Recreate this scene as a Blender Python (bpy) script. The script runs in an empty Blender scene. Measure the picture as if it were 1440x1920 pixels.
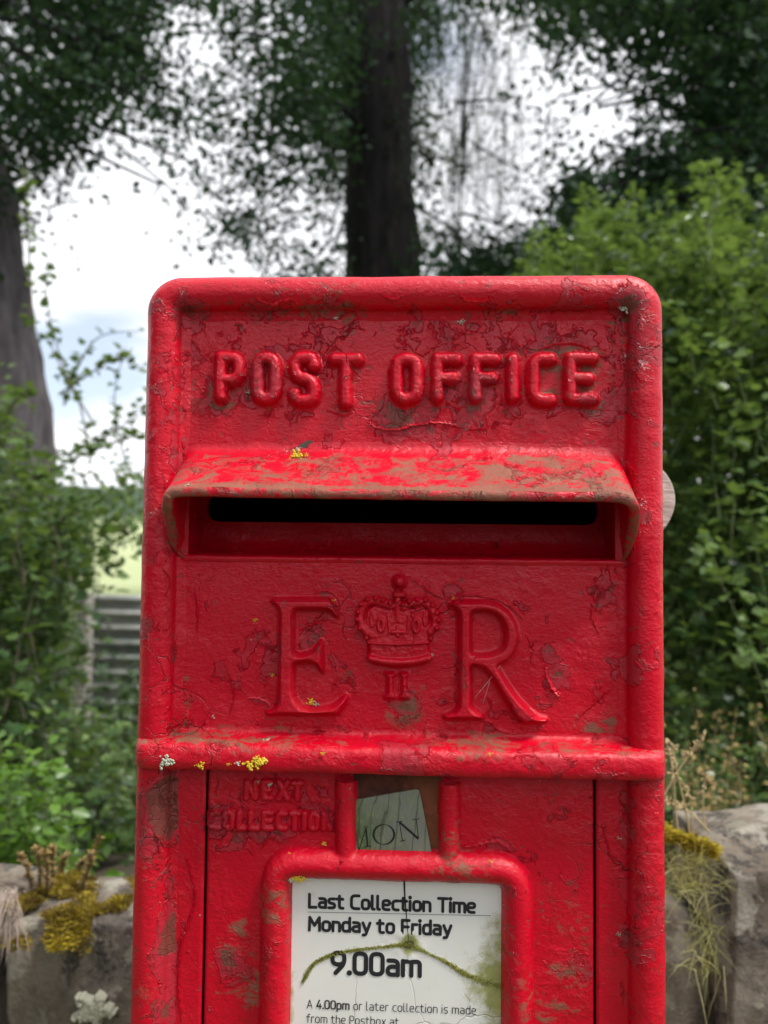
import bpy, math, random
import numpy as np
from mathutils import Vector, Matrix

random.seed(7)
rng = np.random.default_rng(11)
scene = bpy.context.scene
COL = scene.collection

# ------------------------------------------------------------------ camera
TOP = 1.45                       # height of the top edge of the post box, its face is the plane y = 0
YAW, PITCH, ROLL = 0.04621, 0.04436, 0.01092
CAM = np.array([0.01064, -0.39757, TOP - 0.13759])
FPX = 1478.0                     # focal length in pixels of the 1440 x 1920 photograph
_r = np.array([math.cos(YAW), math.sin(YAW), 0.0])
_f = np.array([-math.sin(YAW), math.cos(YAW), 0.0])
_u = np.array([0.0, 0.0, 1.0])
FWD = _f * math.cos(PITCH) + _u * math.sin(PITCH)
_u2 = _u * math.cos(PITCH) - _f * math.sin(PITCH)
RIGHT = _r * math.cos(ROLL) + _u2 * math.sin(ROLL)
UP = _u2 * math.cos(ROLL) - _r * math.sin(ROLL)
cam_data = bpy.data.cameras.new('camera')
cam_data.sensor_fit = 'VERTICAL'
cam_data.sensor_height = 36.0
cam_data.sensor_width = 27.0
cam_data.lens = 36.0 * FPX / 1920.0
cam_data.clip_start = 0.02
cam_data.clip_end = 3000.0
cam_data.dof.use_dof = True
cam_data.dof.focus_distance = 0.392
cam_data.dof.aperture_fstop = 8.6
cam = bpy.data.objects.new('camera', cam_data)
COL.objects.link(cam)
cam.matrix_world = Matrix(((RIGHT[0], UP[0], -FWD[0], CAM[0]), (RIGHT[1], UP[1], -FWD[1], CAM[1]),
                           (RIGHT[2], UP[2], -FWD[2], CAM[2]), (0, 0, 0, 1)))
scene.camera = cam

# ------------------------------------------------------------------ sky and sun
SUN_EL, SUN_AZ = math.radians(60), math.radians(114)      # azimuth measured from +Y towards +X
w = bpy.data.worlds.new('World')
scene.world = w
w.use_nodes = True
nt = w.node_tree
nt.nodes.clear()
out = nt.nodes.new('ShaderNodeOutputWorld')
sky = nt.nodes.new('ShaderNodeTexSky')
sky.sky_type = 'NISHITA'
sky.sun_disc = False
sky.sun_elevation = SUN_EL
sky.sun_rotation = SUN_AZ
bg1 = nt.nodes.new('ShaderNodeBackground'); bg1.inputs[1].default_value = 0.15
bg2 = nt.nodes.new('ShaderNodeBackground'); bg2.inputs[0].default_value = (0.95, 0.96, 1.0, 1); bg2.inputs[1].default_value = 1.20
mixs = nt.nodes.new('ShaderNodeMixShader')
tc = nt.nodes.new('ShaderNodeTexCoord')
mp = nt.nodes.new('ShaderNodeMapping'); mp.inputs['Scale'].default_value = (1, 1, 3.2); mp.inputs['Location'].default_value = (-2.82, 7.41, -13.75)
ns = nt.nodes.new('ShaderNodeTexNoise'); ns.inputs['Scale'].default_value = 2.1; ns.inputs['Detail'].default_value = 5
rp = nt.nodes.new('ShaderNodeValToRGB'); rp.color_ramp.elements[0].color = (.34, .34, .34, 1); rp.color_ramp.elements[0].position = 0.33; rp.color_ramp.elements[1].position = 0.43
nt.links.new(tc.outputs['Generated'], mp.inputs[0]); nt.links.new(mp.outputs[0], ns.inputs['Vector'])
nt.links.new(ns.outputs[0], rp.inputs[0]); nt.links.new(rp.outputs[0], mixs.inputs[0])
nt.links.new(sky.outputs[0], bg1.inputs[0]); nt.links.new(bg1.outputs[0], mixs.inputs[1]); nt.links.new(bg2.outputs[0], mixs.inputs[2])
nt.links.new(mixs.outputs[0], out.inputs[0])

sl = bpy.data.lights.new('sun', 'SUN'); sl.energy = 3.5; sl.angle = math.radians(13); sl.color = (1.0, 0.965, 0.91)
so = bpy.data.objects.new('sun', sl); COL.objects.link(so)
sd = Vector((math.sin(SUN_AZ) * math.cos(SUN_EL), math.cos(SUN_AZ) * math.cos(SUN_EL), math.sin(SUN_EL)))
so.rotation_euler = sd.to_track_quat('Z', 'Y').to_euler()

scene.view_settings.view_transform = 'Standard'
scene.view_settings.look = 'None'
scene.view_settings.exposure = 0.28
scene.view_settings.gamma = 1.0
scene.view_settings.use_curve_mapping = False
scene.cycles.max_bounces = 8
scene.cycles.transparent_max_bounces = 8


# ------------------------------------------------------------------ helpers
def P(px, py, Y):
    """the place on the vertical plane y = Y that stands at a measured point of the survey photograph"""
    d = FWD * FPX + RIGHT * (px - 720.0) - UP * (py - 960.0)
    t = (Y - CAM[1]) / d[1]
    return CAM + d * t


def XZ(px, py, Y=0.0):
    p = P(px, py, Y)
    return p[0], p[2]


def tag(o, label=None, cat=None, group=None, kind=None):
    if label: o['label'] = label
    if cat: o['category'] = cat
    if group: o['group'] = group
    if kind: o['kind'] = kind
    return o


def empty(name, loc=(0, 0, 0)):
    o = bpy.data.objects.new(name, None)
    o.empty_display_size = 0.05
    o.location = loc
    COL.objects.link(o)
    return o


def mesh_data(name, V, F, mats, attrs=None, smooth=True, mi=None):
    V = np.asarray(V, np.float32)
    me = bpy.data.meshes.new(name)
    if isinstance(F, np.ndarray):
        k = F.shape[1]
        loops = F.astype(np.int32).ravel()
        starts = np.arange(0, len(loops), k, dtype=np.int32)
        n = len(F)
    else:
        loops = np.fromiter((i for f in F for i in f), np.int32)
        ln = np.array([len(f) for f in F], np.int32)
        starts = np.concatenate([[0], np.cumsum(ln)[:-1]]).astype(np.int32)
        n = len(F)
    me.vertices.add(len(V)); me.vertices.foreach_set('co', V.ravel())
    me.loops.add(len(loops)); me.loops.foreach_set('vertex_index', loops)
    me.polygons.add(n); me.polygons.foreach_set('loop_start', starts)
    if not isinstance(mats, (list, tuple)): mats = [mats]
    for m in mats: me.materials.append(m)
    if mi is not None: me.polygons.foreach_set('material_index', np.asarray(mi, np.int32))
    me.update(calc_edges=True)
    me.polygons.foreach_set('use_smooth', np.full(n, smooth))
    if attrs:
        for k_, a in attrs.items():
            at = me.attributes.new(k_, 'FLOAT', 'POINT')
            at.data.foreach_set('value', np.asarray(a, np.float32))
    me.validate()
    return me


def obj(name, V, F, mats, parent=None, attrs=None, smooth=True, mi=None, kind=None, loc=None):
    me = mesh_data(name, V, F, mats, attrs, smooth, mi)
    o = bpy.data.objects.new(name, me)
    COL.objects.link(o)
    if parent is not None: o.parent = parent
    if kind: o['kind'] = kind
    if loc is not None: o.location = loc
    return o


class Buf:
    def __init__(s): s.V = []; s.F = []; s.A = []; s.n = 0
    def add(s, V, F, a=0.0):
        V = np.asarray(V, float)
        s.V.append(V); s.F.extend([tuple(i + s.n for i in f) for f in F])
        s.A.append(np.full(len(V), a)); s.n += len(V)
    def tube(s, pts, rad, k=6, a=0.0, cap=True):
        pts = np.asarray(pts, float); n = len(pts)
        rad = np.broadcast_to(np.asarray(rad, float), (n,))
        T = np.gradient(pts, axis=0); T /= np.linalg.norm(T, axis=1)[:, None] + 1e-12
        ref = np.array([0.0, 0, 1]) if abs(T[0][2]) < 0.9 else np.array([1.0, 0, 0])
        V = []
        for i in range(n):
            A = np.cross(T[i], ref); A /= np.linalg.norm(A) + 1e-12
            B = np.cross(T[i], A); ref = np.cross(A, T[i])
            for j in range(k):
                th = 2 * math.pi * j / k
                V.append(pts[i] + rad[i] * (A * math.cos(th) + B * math.sin(th)))
        F = []
        for i in range(n - 1):
            for j in range(k):
                F.append((i * k + j, i * k + (j + 1) % k, (i + 1) * k + (j + 1) % k, (i + 1) * k + j))
        if cap:
            F.append(tuple(range(k))[::-1]); F.append(tuple((n - 1) * k + j for j in range(k)))
        s.add(V, F, a)
    def box(s, lo, hi, a=0.0):
        x0, y0, z0 = lo; x1, y1, z1 = hi
        V = [(x0, y0, z0), (x1, y0, z0), (x1, y1, z0), (x0, y1, z0), (x0, y0, z1), (x1, y0, z1), (x1, y1, z1), (x0, y1, z1)]
        s.add(V, [(0, 3, 2, 1), (4, 5, 6, 7), (0, 1, 5, 4), (1, 2, 6, 5), (2, 3, 7, 6), (3, 0, 4, 7)], a)
    def make(s, name, mat, parent=None, smooth=True, kind=None, attr='tint'):
        return obj(name, np.concatenate(s.V), s.F, mat, parent, {attr: np.concatenate(s.A)}, smooth, kind=kind)


_perm = rng.permutation(512)
_grad = rng.normal(size=(512, 3)); _grad /= np.linalg.norm(_grad, axis=1)[:, None]


def pnoise(p):
    p = np.asarray(p, float); i = np.floor(p).astype(int); f = p - i
    u = f * f * f * (f * (f * 6 - 15) + 10)
    r = 0
    for dx in (0, 1):
        for dy in (0, 1):
            for dz in (0, 1):
                h = _perm[(_perm[(_perm[(i[:, 0] + dx) & 511] + i[:, 1] + dy) & 511] + i[:, 2] + dz) & 511]
                g = _grad[h]
                d = f - np.array([dx, dy, dz])
                wx = u[:, 0] if dx else 1 - u[:, 0]
                wy = u[:, 1] if dy else 1 - u[:, 1]
                wz = u[:, 2] if dz else 1 - u[:, 2]
                r = r + wx * wy * wz * (g * d).sum(1)
    return r


def fbm(p, octv=4, rough=0.5):
    p = np.asarray(p, float)
    a, r, t = 1.0, 0.0, 0.0
    for o in range(octv):
        r = r + a * pnoise(p * (2 ** o) + o * 13.7); t += a; a *= rough
    return r / t * 1.6


def sstep(x, a, b):
    t = np.clip((x - a) / (b - a), 0, 1)
    return t * t * (3 - 2 * t)


# ------------------------------------------------------------------ material helpers
class M:
    def __init__(s, name):
        s.m = bpy.data.materials.new(name); s.m.use_nodes = True
        s.t = s.m.node_tree; s.t.nodes.clear()
        s.out = s.t.nodes.new('ShaderNodeOutputMaterial')
        s.b = s.t.nodes.new('ShaderNodeBsdfPrincipled')
        s.t.links.new(s.b.outputs[0], s.out.inputs[0])
    def n(s, kind, ins=None, **kw):
        x = s.t.nodes.new('ShaderNode' + kind)
        for k, v in kw.items(): setattr(x, k, v)
        if ins:
            for k, v in ins.items(): s.put(x.inputs[k], v)
        return x
    def put(s, inp, v):
        if isinstance(v, bpy.types.NodeSocket): s.t.links.new(v, inp)
        elif isinstance(v, (tuple, list)) and len(v) == 3 and inp.type == 'RGBA': inp.default_value = (*v, 1)
        else: inp.default_value = v
    def coord(s): return s.n('TexCoord').outputs['Object']
    def noise(s, scale, detail=4, rough=0.5, vec=None, dist=0.0, dim='3D', w_=0):
        x = s.n('TexNoise', {'Scale': scale, 'Detail': detail, 'Roughness': rough, 'Distortion': dist}, noise_dimensions='4D' if w_ else '3D')
        if w_: x.inputs['W'].default_value = w_
        if vec is not None: s.put(x.inputs['Vector'], vec)
        return x.outputs[0]
    def math(s, op, a, b=0.0, c=0.0, clamp=False):
        x = s.n('Math', operation=op, use_clamp=clamp)
        s.put(x.inputs[0], a); s.put(x.inputs[1], b)
        if op in ('MULTIPLY_ADD',): s.put(x.inputs[2], c)
        return x.outputs[0]
    def ramp(s, v, lo, hi, tlo=0.0, thi=1.0):
        x = s.n('MapRange', {'Value': v, 'From Min': lo, 'From Max': hi, 'To Min': tlo, 'To Max': thi}); x.clamp = True
        return x.outputs[0]
    def mix(s, f, a, b, mode='MIX'):
        x = s.n('Mix', data_type='RGBA', blend_type=mode)
        s.put(x.inputs[0], f); s.put(x.inputs[6], a); s.put(x.inputs[7], b)
        return x.outputs[2]
    def attr(s, name): return s.n('Attribute', attribute_name=name).outputs['Fac']
    def bump(s, h, dist, strength=1.0, normal=None):
        x = s.n('Bump', {'Height': h, 'Distance': dist, 'Strength': strength})
        if normal is not None: s.put(x.inputs['Normal'], normal)
        return x.outputs[0]
    def set(s, **kw):
        names = dict(color='Base Color', rough='Roughness', metal='Metallic', spec='Specular IOR Level', normal='Normal',
                     coat='Coat Weight', coatr='Coat Roughness', alpha='Alpha')
        for k, v in kw.items(): s.put(s.b.inputs[names[k]], v)
        return s


def simple(name, col, rough=0.7, metal=0.0, var=0.25, scale=30, bump=0.0):
    m = M(name); c = m.coord()
    n = m.noise(scale, 5, 0.6, c)
    m.set(color=m.mix(n, tuple(x * (1 - var) for x in col), tuple(min(1, x * (1 + var)) for x in col)), rough=rough, metal=metal)
    if bump: m.set(normal=m.bump(n, bump))
    return m.m


# ---- old red gloss paint: several coats, flaking, cracked, with grime
def red_paint():
    m = M('red_paint'); c = m.coord()
    wear, dirt = m.attr('wear'), m.attr('dirt')
    nw = m.n('TexNoise', {'Scale': 55.0, 'Detail': 3.0, 'Vector': c})
    wv = m.n('VectorMath', {0: nw.outputs['Color'], 1: (0.5, 0.5, 0.5)}, operation='SUBTRACT').outputs[0]
    wv = m.n('VectorMath', {0: wv, 'Scale': 0.022}, operation='SCALE').outputs[0]
    cw = m.n('VectorMath', {0: c, 1: wv}, operation='ADD').outputs[0]
    big = m.noise(24, 5, 0.62, cw)
    fine = m.noise(75, 6, 0.62, cw, w_=3.1)
    s1 = m.math('ADD', m.math('MULTIPLY', big, 0.6), m.math('MULTIPLY', fine, 0.4))
    s1 = m.math('ADD', s1, m.math('MULTIPLY', wear, 0.17))
    top_gone = m.ramp(s1, 0.622, 0.629)                # first coat missing
    mid_gone = m.ramp(s1, 0.70, 0.708)                # down to old primer
    big2 = m.noise(37, 7, 0.6, cw, w_=8.3)
    s2 = m.math('ADD', big2, m.math('MULTIPLY', wear, 0.10))
    chip = m.ramp(s2, 0.648, 0.654)
    # cracks that run round the edges of lifted flakes
    vor = m.n('TexVoronoi', {'Vector': cw, 'Scale': 42.0, 'Randomness': 1.0}, feature='DISTANCE_TO_EDGE').outputs['Distance']
    crk = m.ramp(vor, 0.0, 0.016, 1.0, 0.0)
    cm = m.ramp(m.math('ADD', m.noise(13, 3, 0.5, c, w_=5.0), m.math('MULTIPLY', wear, 0.10)), 0.58, 0.66)
    crk = m.math('MULTIPLY', crk, cm)
    vor2 = m.n('TexVoronoi', {'Vector': cw, 'Scale': 150.0, 'Randomness': 1.0}, feature='DISTANCE_TO_EDGE').outputs['Distance']
    crk2 = m.math('MULTIPLY', m.ramp(vor2, 0.0, 0.05, 1.0, 0.0), m.ramp(m.math('ADD', m.noise(30, 4, 0.6, c, w_=9.0), m.math('MULTIPLY', wear, 0.12)), 0.58, 0.66))
    # small chips, thick on the worn places
    s3 = m.math('ADD', m.noise(190, 5, 0.62, cw, w_=11.3), m.math('ADD', m.math('MULTIPLY', wear, 0.07), m.math('MULTIPLY', m.math('SUBTRACT', m.noise(20, 3, .5, c, w_=12.0), .5), .35)))
    nick = m.ramp(s3, .655, .67)
    # colours
    tone = m.noise(9, 5, 0.6, c, w_=2.2)
    col = m.mix(tone, (0.51, 0.0006, 0.013), (0.64, 0.0012, 0.021))
    fade = m.ramp(m.noise(30, 7, 0.65, cw, w_=6.5), 0.5, 0.66)
    col = m.mix(m.math('MULTIPLY', fade, 0.25), col, (0.56, 0.03, 0.04))
    col = m.mix(m.math('MULTIPLY', chip, 0.75), col, m.mix(fine, (0.40, 0.006, 0.020), (0.55, 0.016, 0.034)))
    col = m.mix(m.math('MULTIPLY', top_gone, 0.8), col, m.mix(m.noise(120, 6, 0.7, c, w_=2.7), (0.32, 0.010, 0.024), (0.52, 0.028, 0.048)))
    col = m.mix(m.math('MULTIPLY', mid_gone, 0.75), col, (0.13, 0.055, 0.035))
    col = m.mix(m.math('MULTIPLY', crk, 0.75), col, (0.10, 0.012, 0.012))
    col = m.mix(m.math('MULTIPLY', crk2, 0.55), col, (0.12, 0.02, 0.015))
    col = m.mix(m.math('MULTIPLY', nick, .8), col, m.mix(fine, (.10, .03, .022), (.42, .06, .06)))
    edge = m.math('ADD', m.math('MULTIPLY', m.ramp(s1, .620, .626), m.ramp(s1, .626, .632, 1, 0)), m.math('MULTIPLY', m.ramp(s2, .646, .651), m.ramp(s2, .651, .657, 1, 0)))
    col = m.mix(m.math('MULTIPLY', edge, m.ramp(m.noise(45, 3, .5, c, w_=2.9), .42, .55, 0, .42)), col, (0.10, 0.012, 0.012))
    # brown green algae film
    al = m.math('ADD', m.noise(150, 8, 0.76, m.n('Mapping', {'Vector': cw, 'Scale': (.5, 1, 1)}).outputs[0], w_=4.4), m.math('MULTIPLY', dirt, 0.27))
    al = m.math('ADD', al, m.math('MULTIPLY', m.math('SUBTRACT', m.noise(16, 4, 0.5, c, w_=7.7), 0.5), 0.42))
    alg = m.ramp(al, 0.665, 0.76)
    algc = m.mix(m.noise(60, 5, 0.6, c), (0.065, 0.052, 0.028), (0.30, 0.17, 0.10))
    col = m.mix(m.math('MULTIPLY', alg, 0.8), col, algc)
    # tiny pale specks
    sp = m.n('TexVoronoi', {'Vector': c, 'Scale': 210.0}, feature='F1').outputs['Distance']
    spk = m.math('MULTIPLY', m.ramp(sp, 0.09, 0.13, 1.0, 0.0), m.ramp(m.noise(60, 2, 0.5, c, w_=1.5), 0.62, 0.66))
    col = m.mix(m.math('MULTIPLY', spk, 0.6), col, (0.6, 0.3, 0.25))
    # relief (metres)
    h = m.math('MULTIPLY', top_gone, -0.00036)
    h = m.math('ADD', h, m.math('MULTIPLY', mid_gone, -0.00022))
    h = m.math('ADD', h, m.math('MULTIPLY', nick, -0.00016))
    h = m.math('ADD', h, m.math('MULTIPLY', chip, -0.00030))
    h = m.math('ADD', h, m.math('MULTIPLY', crk, -0.00040))
    h = m.math('ADD', h, m.math('MULTIPLY', crk2, -0.00018))
    h = m.math('ADD', h, m.math('MULTIPLY', m.noise(330, 6, 0.68, c, w_=1.2), 0.00050))
    h = m.math('ADD', h, m.math('MULTIPLY', m.noise(55, 4, 0.55, c, w_=1.9), 0.00085))
    h = m.math('ADD', h, m.math('MULTIPLY', m.noise(750, 4, 0.6, m.n('Mapping', {'Vector': c, 'Scale': (.55, 1, 1)}).outputs[0], w_=6.2), 0.00030))
    rough_patch = m.ramp(m.noise(28, 4, 0.6, c, w_=8.8), .48, .62)
    h = m.math('ADD', h, m.math('MULTIPLY', m.math('MULTIPLY', m.noise(230, 5, 0.7, cw, w_=7.1, dist=1.2), rough_patch), 0.0011))
    h = m.math('ADD', h, m.math('MULTIPLY', alg, 0.00012))
    h = m.math('ADD', h, m.math('MULTIPLY', spk, 0.0003))
    # curled lips of flakes: a narrow ridge just outside each missing coat
    lip = m.math('MULTIPLY', m.ramp(s1, 0.604, 0.621), m.ramp(s1, 0.621, 0.624, 1.0, 0.0))
    lip2 = m.math('MULTIPLY', m.ramp(s2, 0.634, 0.647), m.ramp(s2, 0.647, 0.650, 1.0, 0.0))
    h = m.math('ADD', h, m.math('MULTIPLY', m.math('ADD', lip, lip2), 0.00042))
    nrm = m.bump(h, 1.0, 1.0)
    r = m.ramp(m.noise(40, 5, 0.6, c, w_=3.3), 0.3, 0.7, 0.16, 0.30)
    r = m.math('ADD', r, m.math('MULTIPLY', top_gone, 0.15))
    r = m.math('ADD', r, m.math('MULTIPLY', alg, 0.35))
    m.set(color=col, rough=r, spec=0.38, normal=nrm)
    return m.m


RED = red_paint()


def rust_mat():
    m = M('rusted_iron'); c = m.coord()
    n = m.noise(90, 8, 0.7, c); n2 = m.noise(30, 4, 0.6, c, w_=2)
    col = m.mix(m.ramp(n, 0.35, 0.65), (0.016, 0.006, 0.004), (0.13, 0.028, 0.014))
    col = m.mix(m.math('MULTIPLY', m.ramp(n2, 0.5, 0.62), 0.5), col, (0.30, 0.09, 0.03))
    m.set(color=col, rough=0.85, normal=m.bump(n, 0.0012)); return m.m


RUST = rust_mat()
DARK = simple('dark_inside', (0.006, 0.005, 0.005), 0.9)
SEAM = simple('seam_shadow_gap', (0.012, 0.004, 0.004), 0.9)


def leaf_mat(name, dark, light, rough=0.45, trans=0.3, spec=0.4):
    m = M(name)
    t = m.attr('tint')
    col = m.mix(t, dark, light)
    c = m.coord()
    col = m.mix(m.math('MULTIPLY', m.noise(14, 3, 0.5, c), 0.5), col, tuple(x * 0.55 for x in dark))
    m.set(color=col, rough=rough, spec=spec)
    tr = m.n('BsdfTranslucent', {'Color': m.mix(0.5, col, (light[0] * 1.5, light[1] * 1.5, light[2] * 0.6), 'MIX')})
    mx = m.n('MixShader', {'Fac': trans})
    m.t.links.new(m.b.outputs[0], mx.inputs[1]); m.t.links.new(tr.outputs[0], mx.inputs[2])
    m.t.links.new(mx.outputs[0], m.out.inputs[0])
    return m.m


L_MAPLE = leaf_mat('maple_leaf_green', (0.020, 0.062, 0.024), (0.20, 0.30, 0.085), 0.28)
L_HAW = leaf_mat('hawthorn_leaf_green', (0.030, 0.078, 0.030), (0.20, 0.30, 0.08), 0.36)
L_IVY = leaf_mat('ivy_leaf_green', (0.04, 0.11, 0.015), (0.16, 0.30, 0.035), .35)
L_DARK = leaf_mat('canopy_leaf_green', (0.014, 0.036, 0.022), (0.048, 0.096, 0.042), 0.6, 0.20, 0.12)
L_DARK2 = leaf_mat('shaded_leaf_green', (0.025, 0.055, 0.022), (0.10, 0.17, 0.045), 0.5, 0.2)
L_PINE = leaf_mat('birch_leaf_green', (0.03, 0.05, 0.03), (0.07, 0.10, 0.05), 0.6, 0.2)


def bark(name, a, b, scale=14):
    m = M(name); c = m.coord()
    mp_ = m.n('Mapping', {'Vector': c, 'Scale': (1, 1, 0.18)}).outputs[0]
    n = m.noise(scale, 7, 0.65, mp_, dist=0.6)
    m.set(color=m.mix(m.ramp(n, 0.35, 0.65), a, b), rough=0.95, spec=0.08, normal=m.bump(n, 0.03)); return m.m


BARK_DARK = bark('shade_dark_bark', (0.008, 0.0075, 0.0075), (0.024, 0.022, 0.022))  # near-black: the deep shade on the trunk is put into the bark colour
BARK_GREY = bark('grey_bark', (0.07, 0.062, 0.068), (0.17, 0.15, 0.16))
TWIG = simple('twig_brown', (0.11, 0.085, 0.06), 0.8)
TWIG_GREEN = simple('green_stem', (0.16, 0.20, 0.08), 0.7)
DRY = simple('dry_grass_straw', (0.42, 0.33, 0.17), 0.8)


def stone_mat():
    m = M('weathered_sandstone'); c = m.coord()
    big = m.noise(7, 8, 0.65, c); mid = m.noise(18, 9, 0.70, c, w_=2, dist=0.8); sm = m.noise(160, 7, 0.75, c, w_=3)
    col = m.mix(m.ramp(big, 0.45, 0.54), (0.12, 0.10, 0.085), (0.35, 0.30, 0.235))
    col = m.mix(m.ramp(mid, 0.495, 0.53), col, (0.045, 0.040, 0.038))
    col = m.mix(m.math('MULTIPLY', m.ramp(m.noise(13, 8, 0.7, c, w_=4), 0.515, 0.55), 0.7), col, (0.24, 0.185, 0.135))
    li = m.math('MULTIPLY', m.ramp(m.noise(26, 8, 0.7, c, w_=5), 0.55, 0.58), 0.85)
    col = m.mix(li, col, (0.42, 0.40, 0.31))
    li2 = m.math('MULTIPLY', m.ramp(m.noise(11, 8, 0.65, c, w_=8), 0.565, 0.59), 0.8)
    col = m.mix(li2, col, (0.55, 0.51, 0.43))
    col = m.mix(m.ramp(sm, .35, .65, 0, .55), col, m.mix(sm, (0.03, 0.028, 0.025), (0.48, 0.42, 0.34)))
    geo = m.n('NewGeometry').outputs['Normal']
    h = m.math('ADD', m.math('MULTIPLY', mid, 0.018), m.math('MULTIPLY', sm, 0.006))
    m.set(color=col, rough=0.92, spec=0.25, normal=m.bump(h, 1.0)); return m.m


STONE = stone_mat()
MOSS = leaf_mat('moss_tips', (0.10, 0.055, 0.025), (0.74, 0.60, 0.05), 0.8, 0.2)
SEDUM = leaf_mat('stonecrop_leaf', (0.20, 0.13, 0.05), (0.42, 0.30, 0.11), 0.7, 0.15)
GRASS = leaf_mat('grass_blade', (0.14, 0.18, 0.04), (0.60, 0.52, 0.26), 0.6, 0.3)
LICH_Y = simple('yellow_lichen', (0.72, 0.50, 0.03), 0.9, var=0.35, scale=400, bump=0.0005)
LICH_G = simple('grey_lichen', (0.50, 0.50, 0.38), 0.9, var=0.4, scale=500, bump=0.0005)

# ------------------------------------------------------------------ ground, road, fields
def terrain(x, y):
    d = np.sqrt(x * x + y * y)
    h = sstep(y, 18, 220) * 7.5 + sstep(y, 150, 900) * 55
    h = h + 0.03 * np.sin(x * 0.7) * np.cos(y * 0.6) * sstep(d, 3, 12)
    return h


def build_ground():
    gx = np.concatenate([-np.geomspace(1400, 2, 40), np.linspace(-1.8, 1.8, 16), np.geomspace(2, 1400, 40)])
    gy = np.concatenate([-np.geomspace(1400, 5, 30), np.linspace(-4.6, 4, 20), np.geomspace(4.4, 1400, 60)])
    X, Y = np.meshgrid(gx, gy, indexing='ij')
    Z = terrain(X, Y)
    Z = np.where(np.abs(Y + 3.6) < 1e-9, Z, Z)
    V = np.stack([X.ravel(), Y.ravel(), Z.ravel()], 1)
    n, k = len(gx), len(gy)
    I = (np.arange(n - 1)[:, None] * k + np.arange(k - 1)).ravel()
    F = np.stack([I, I + k, I + k + 1, I + 1], 1)
    m = M('grassy_ground'); c = m.coord()
    col = m.mix(m.noise(0.8, 6, 0.6, c), (0.05, 0.085, 0.02), (0.13, 0.15, 0.045))
    sep = m.n('SeparateXYZ', {0: c}).outputs[1]
    ff = m.ramp(m.math('ADD', sep, m.math('MULTIPLY', m.noise(0.05, 3, 0.5, c), 10)), 20, 30)
    fc = m.mix(m.noise(0.06, 5, 0.6, c), (0.27, 0.34, 0.15), (0.42, 0.44, 0.24))
    col = m.mix(ff, col, fc)
    col = m.mix(m.ramp(sep, 200, 215), col, (0.06, 0.10, 0.07))
    m.set(color=col, rough=0.95, normal=m.bump(m.noise(30, 5, 0.6, c), 0.03))
    tag(obj('ground', V, F, m.m), kind='structure')
    m = M('asphalt'); c = m.coord()
    m.set(color=m.mix(m.noise(120, 5, 0.7, c), (0.035, 0.035, 0.037), (0.08, 0.078, 0.075)), rough=0.9)
    V = [(-200, -6.6, .012), (200, -6.6, .012), (200, -1.3, .012), (-200, -1.3, .012)]
    tag(obj('road', V, [(0, 1, 2, 3)], m.m), kind='structure')


build_ground()

# ------------------------------------------------------------------ leaves
def rotm(az, el, roll):
    """frames whose Y axis is the leaf's length"""
    ca, sa, ce, se, cr, sr = np.cos(az), np.sin(az), np.cos(el), np.sin(el), np.cos(roll), np.sin(roll)
    d = np.stack([ca * ce, sa * ce, se], 1)
    s = np.stack([-sa, ca, np.zeros_like(ca)], 1)
    n = np.cross(s, d)
    s2 = s * cr[:, None] + n * sr[:, None]; n2 = n * cr[:, None] - s * sr[:, None]
    return np.stack([s2, d, -n2], 2)       # columns x(side) y(length) z(normal)


LEAF_RHOMB = (np.array([(0, 0, 0), (0.32, 0.45, 0.08), (0, 1, -0.05), (-0.32, 0.45, 0.08)]), [(0, 1, 2), (0, 2, 3)])
LEAF_OVATE = (np.array([(0, 0, 0), (0.26, 0.22, 0.05), (0.36, 0.5, 0.09), (0.22, 0.8, 0.04), (0, 1, -0.06), (-0.22, 0.8, 0.04),
                        (-0.36, 0.5, 0.09), (-0.26, 0.22, 0.05), (0, 0.5, 0)]),
              [(8, 0, 1), (8, 1, 2), (8, 2, 3), (8, 3, 4), (8, 4, 5), (8, 5, 6), (8, 6, 7), (8, 7, 0)])
_lob = [(0, 0), (.10, .10), (.40, .08), (.34, .26), (.52, .48), (.30, .50), (.27, .70), (.16, .78), (0, 1.0),
        (-.16, .78), (-.27, .70), (-.30, .50), (-.52, .48), (-.34, .26), (-.40, .08), (-.10, .10)]
LEAF_LOBED = (np.array([(x, y, 0.22 * abs(x) - 0.1 * max(0, y - .6)) for x, y in _lob] + [(0, .38, -.02)]),
              [(16, i, (i + 1) % 16) for i in range(16)])


def scatter(tpl, pos, R, S):
    V0, F0 = tpl
    V = np.einsum('nij,kj->nki', R, V0) * S[:, None, None] + pos[:, None, :]
    F0 = np.array(F0)
    F = (F0[None] + (np.arange(len(pos)) * len(V0))[:, None, None]).reshape(-1, 3)
    return V.reshape(-1, 3), F


def project(p):
    d = p - CAM
    z = d @ FWD
    return 720 + FPX * (d @ RIGHT) / z, 960 - FPX * (d @ UP) / z, z


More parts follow.
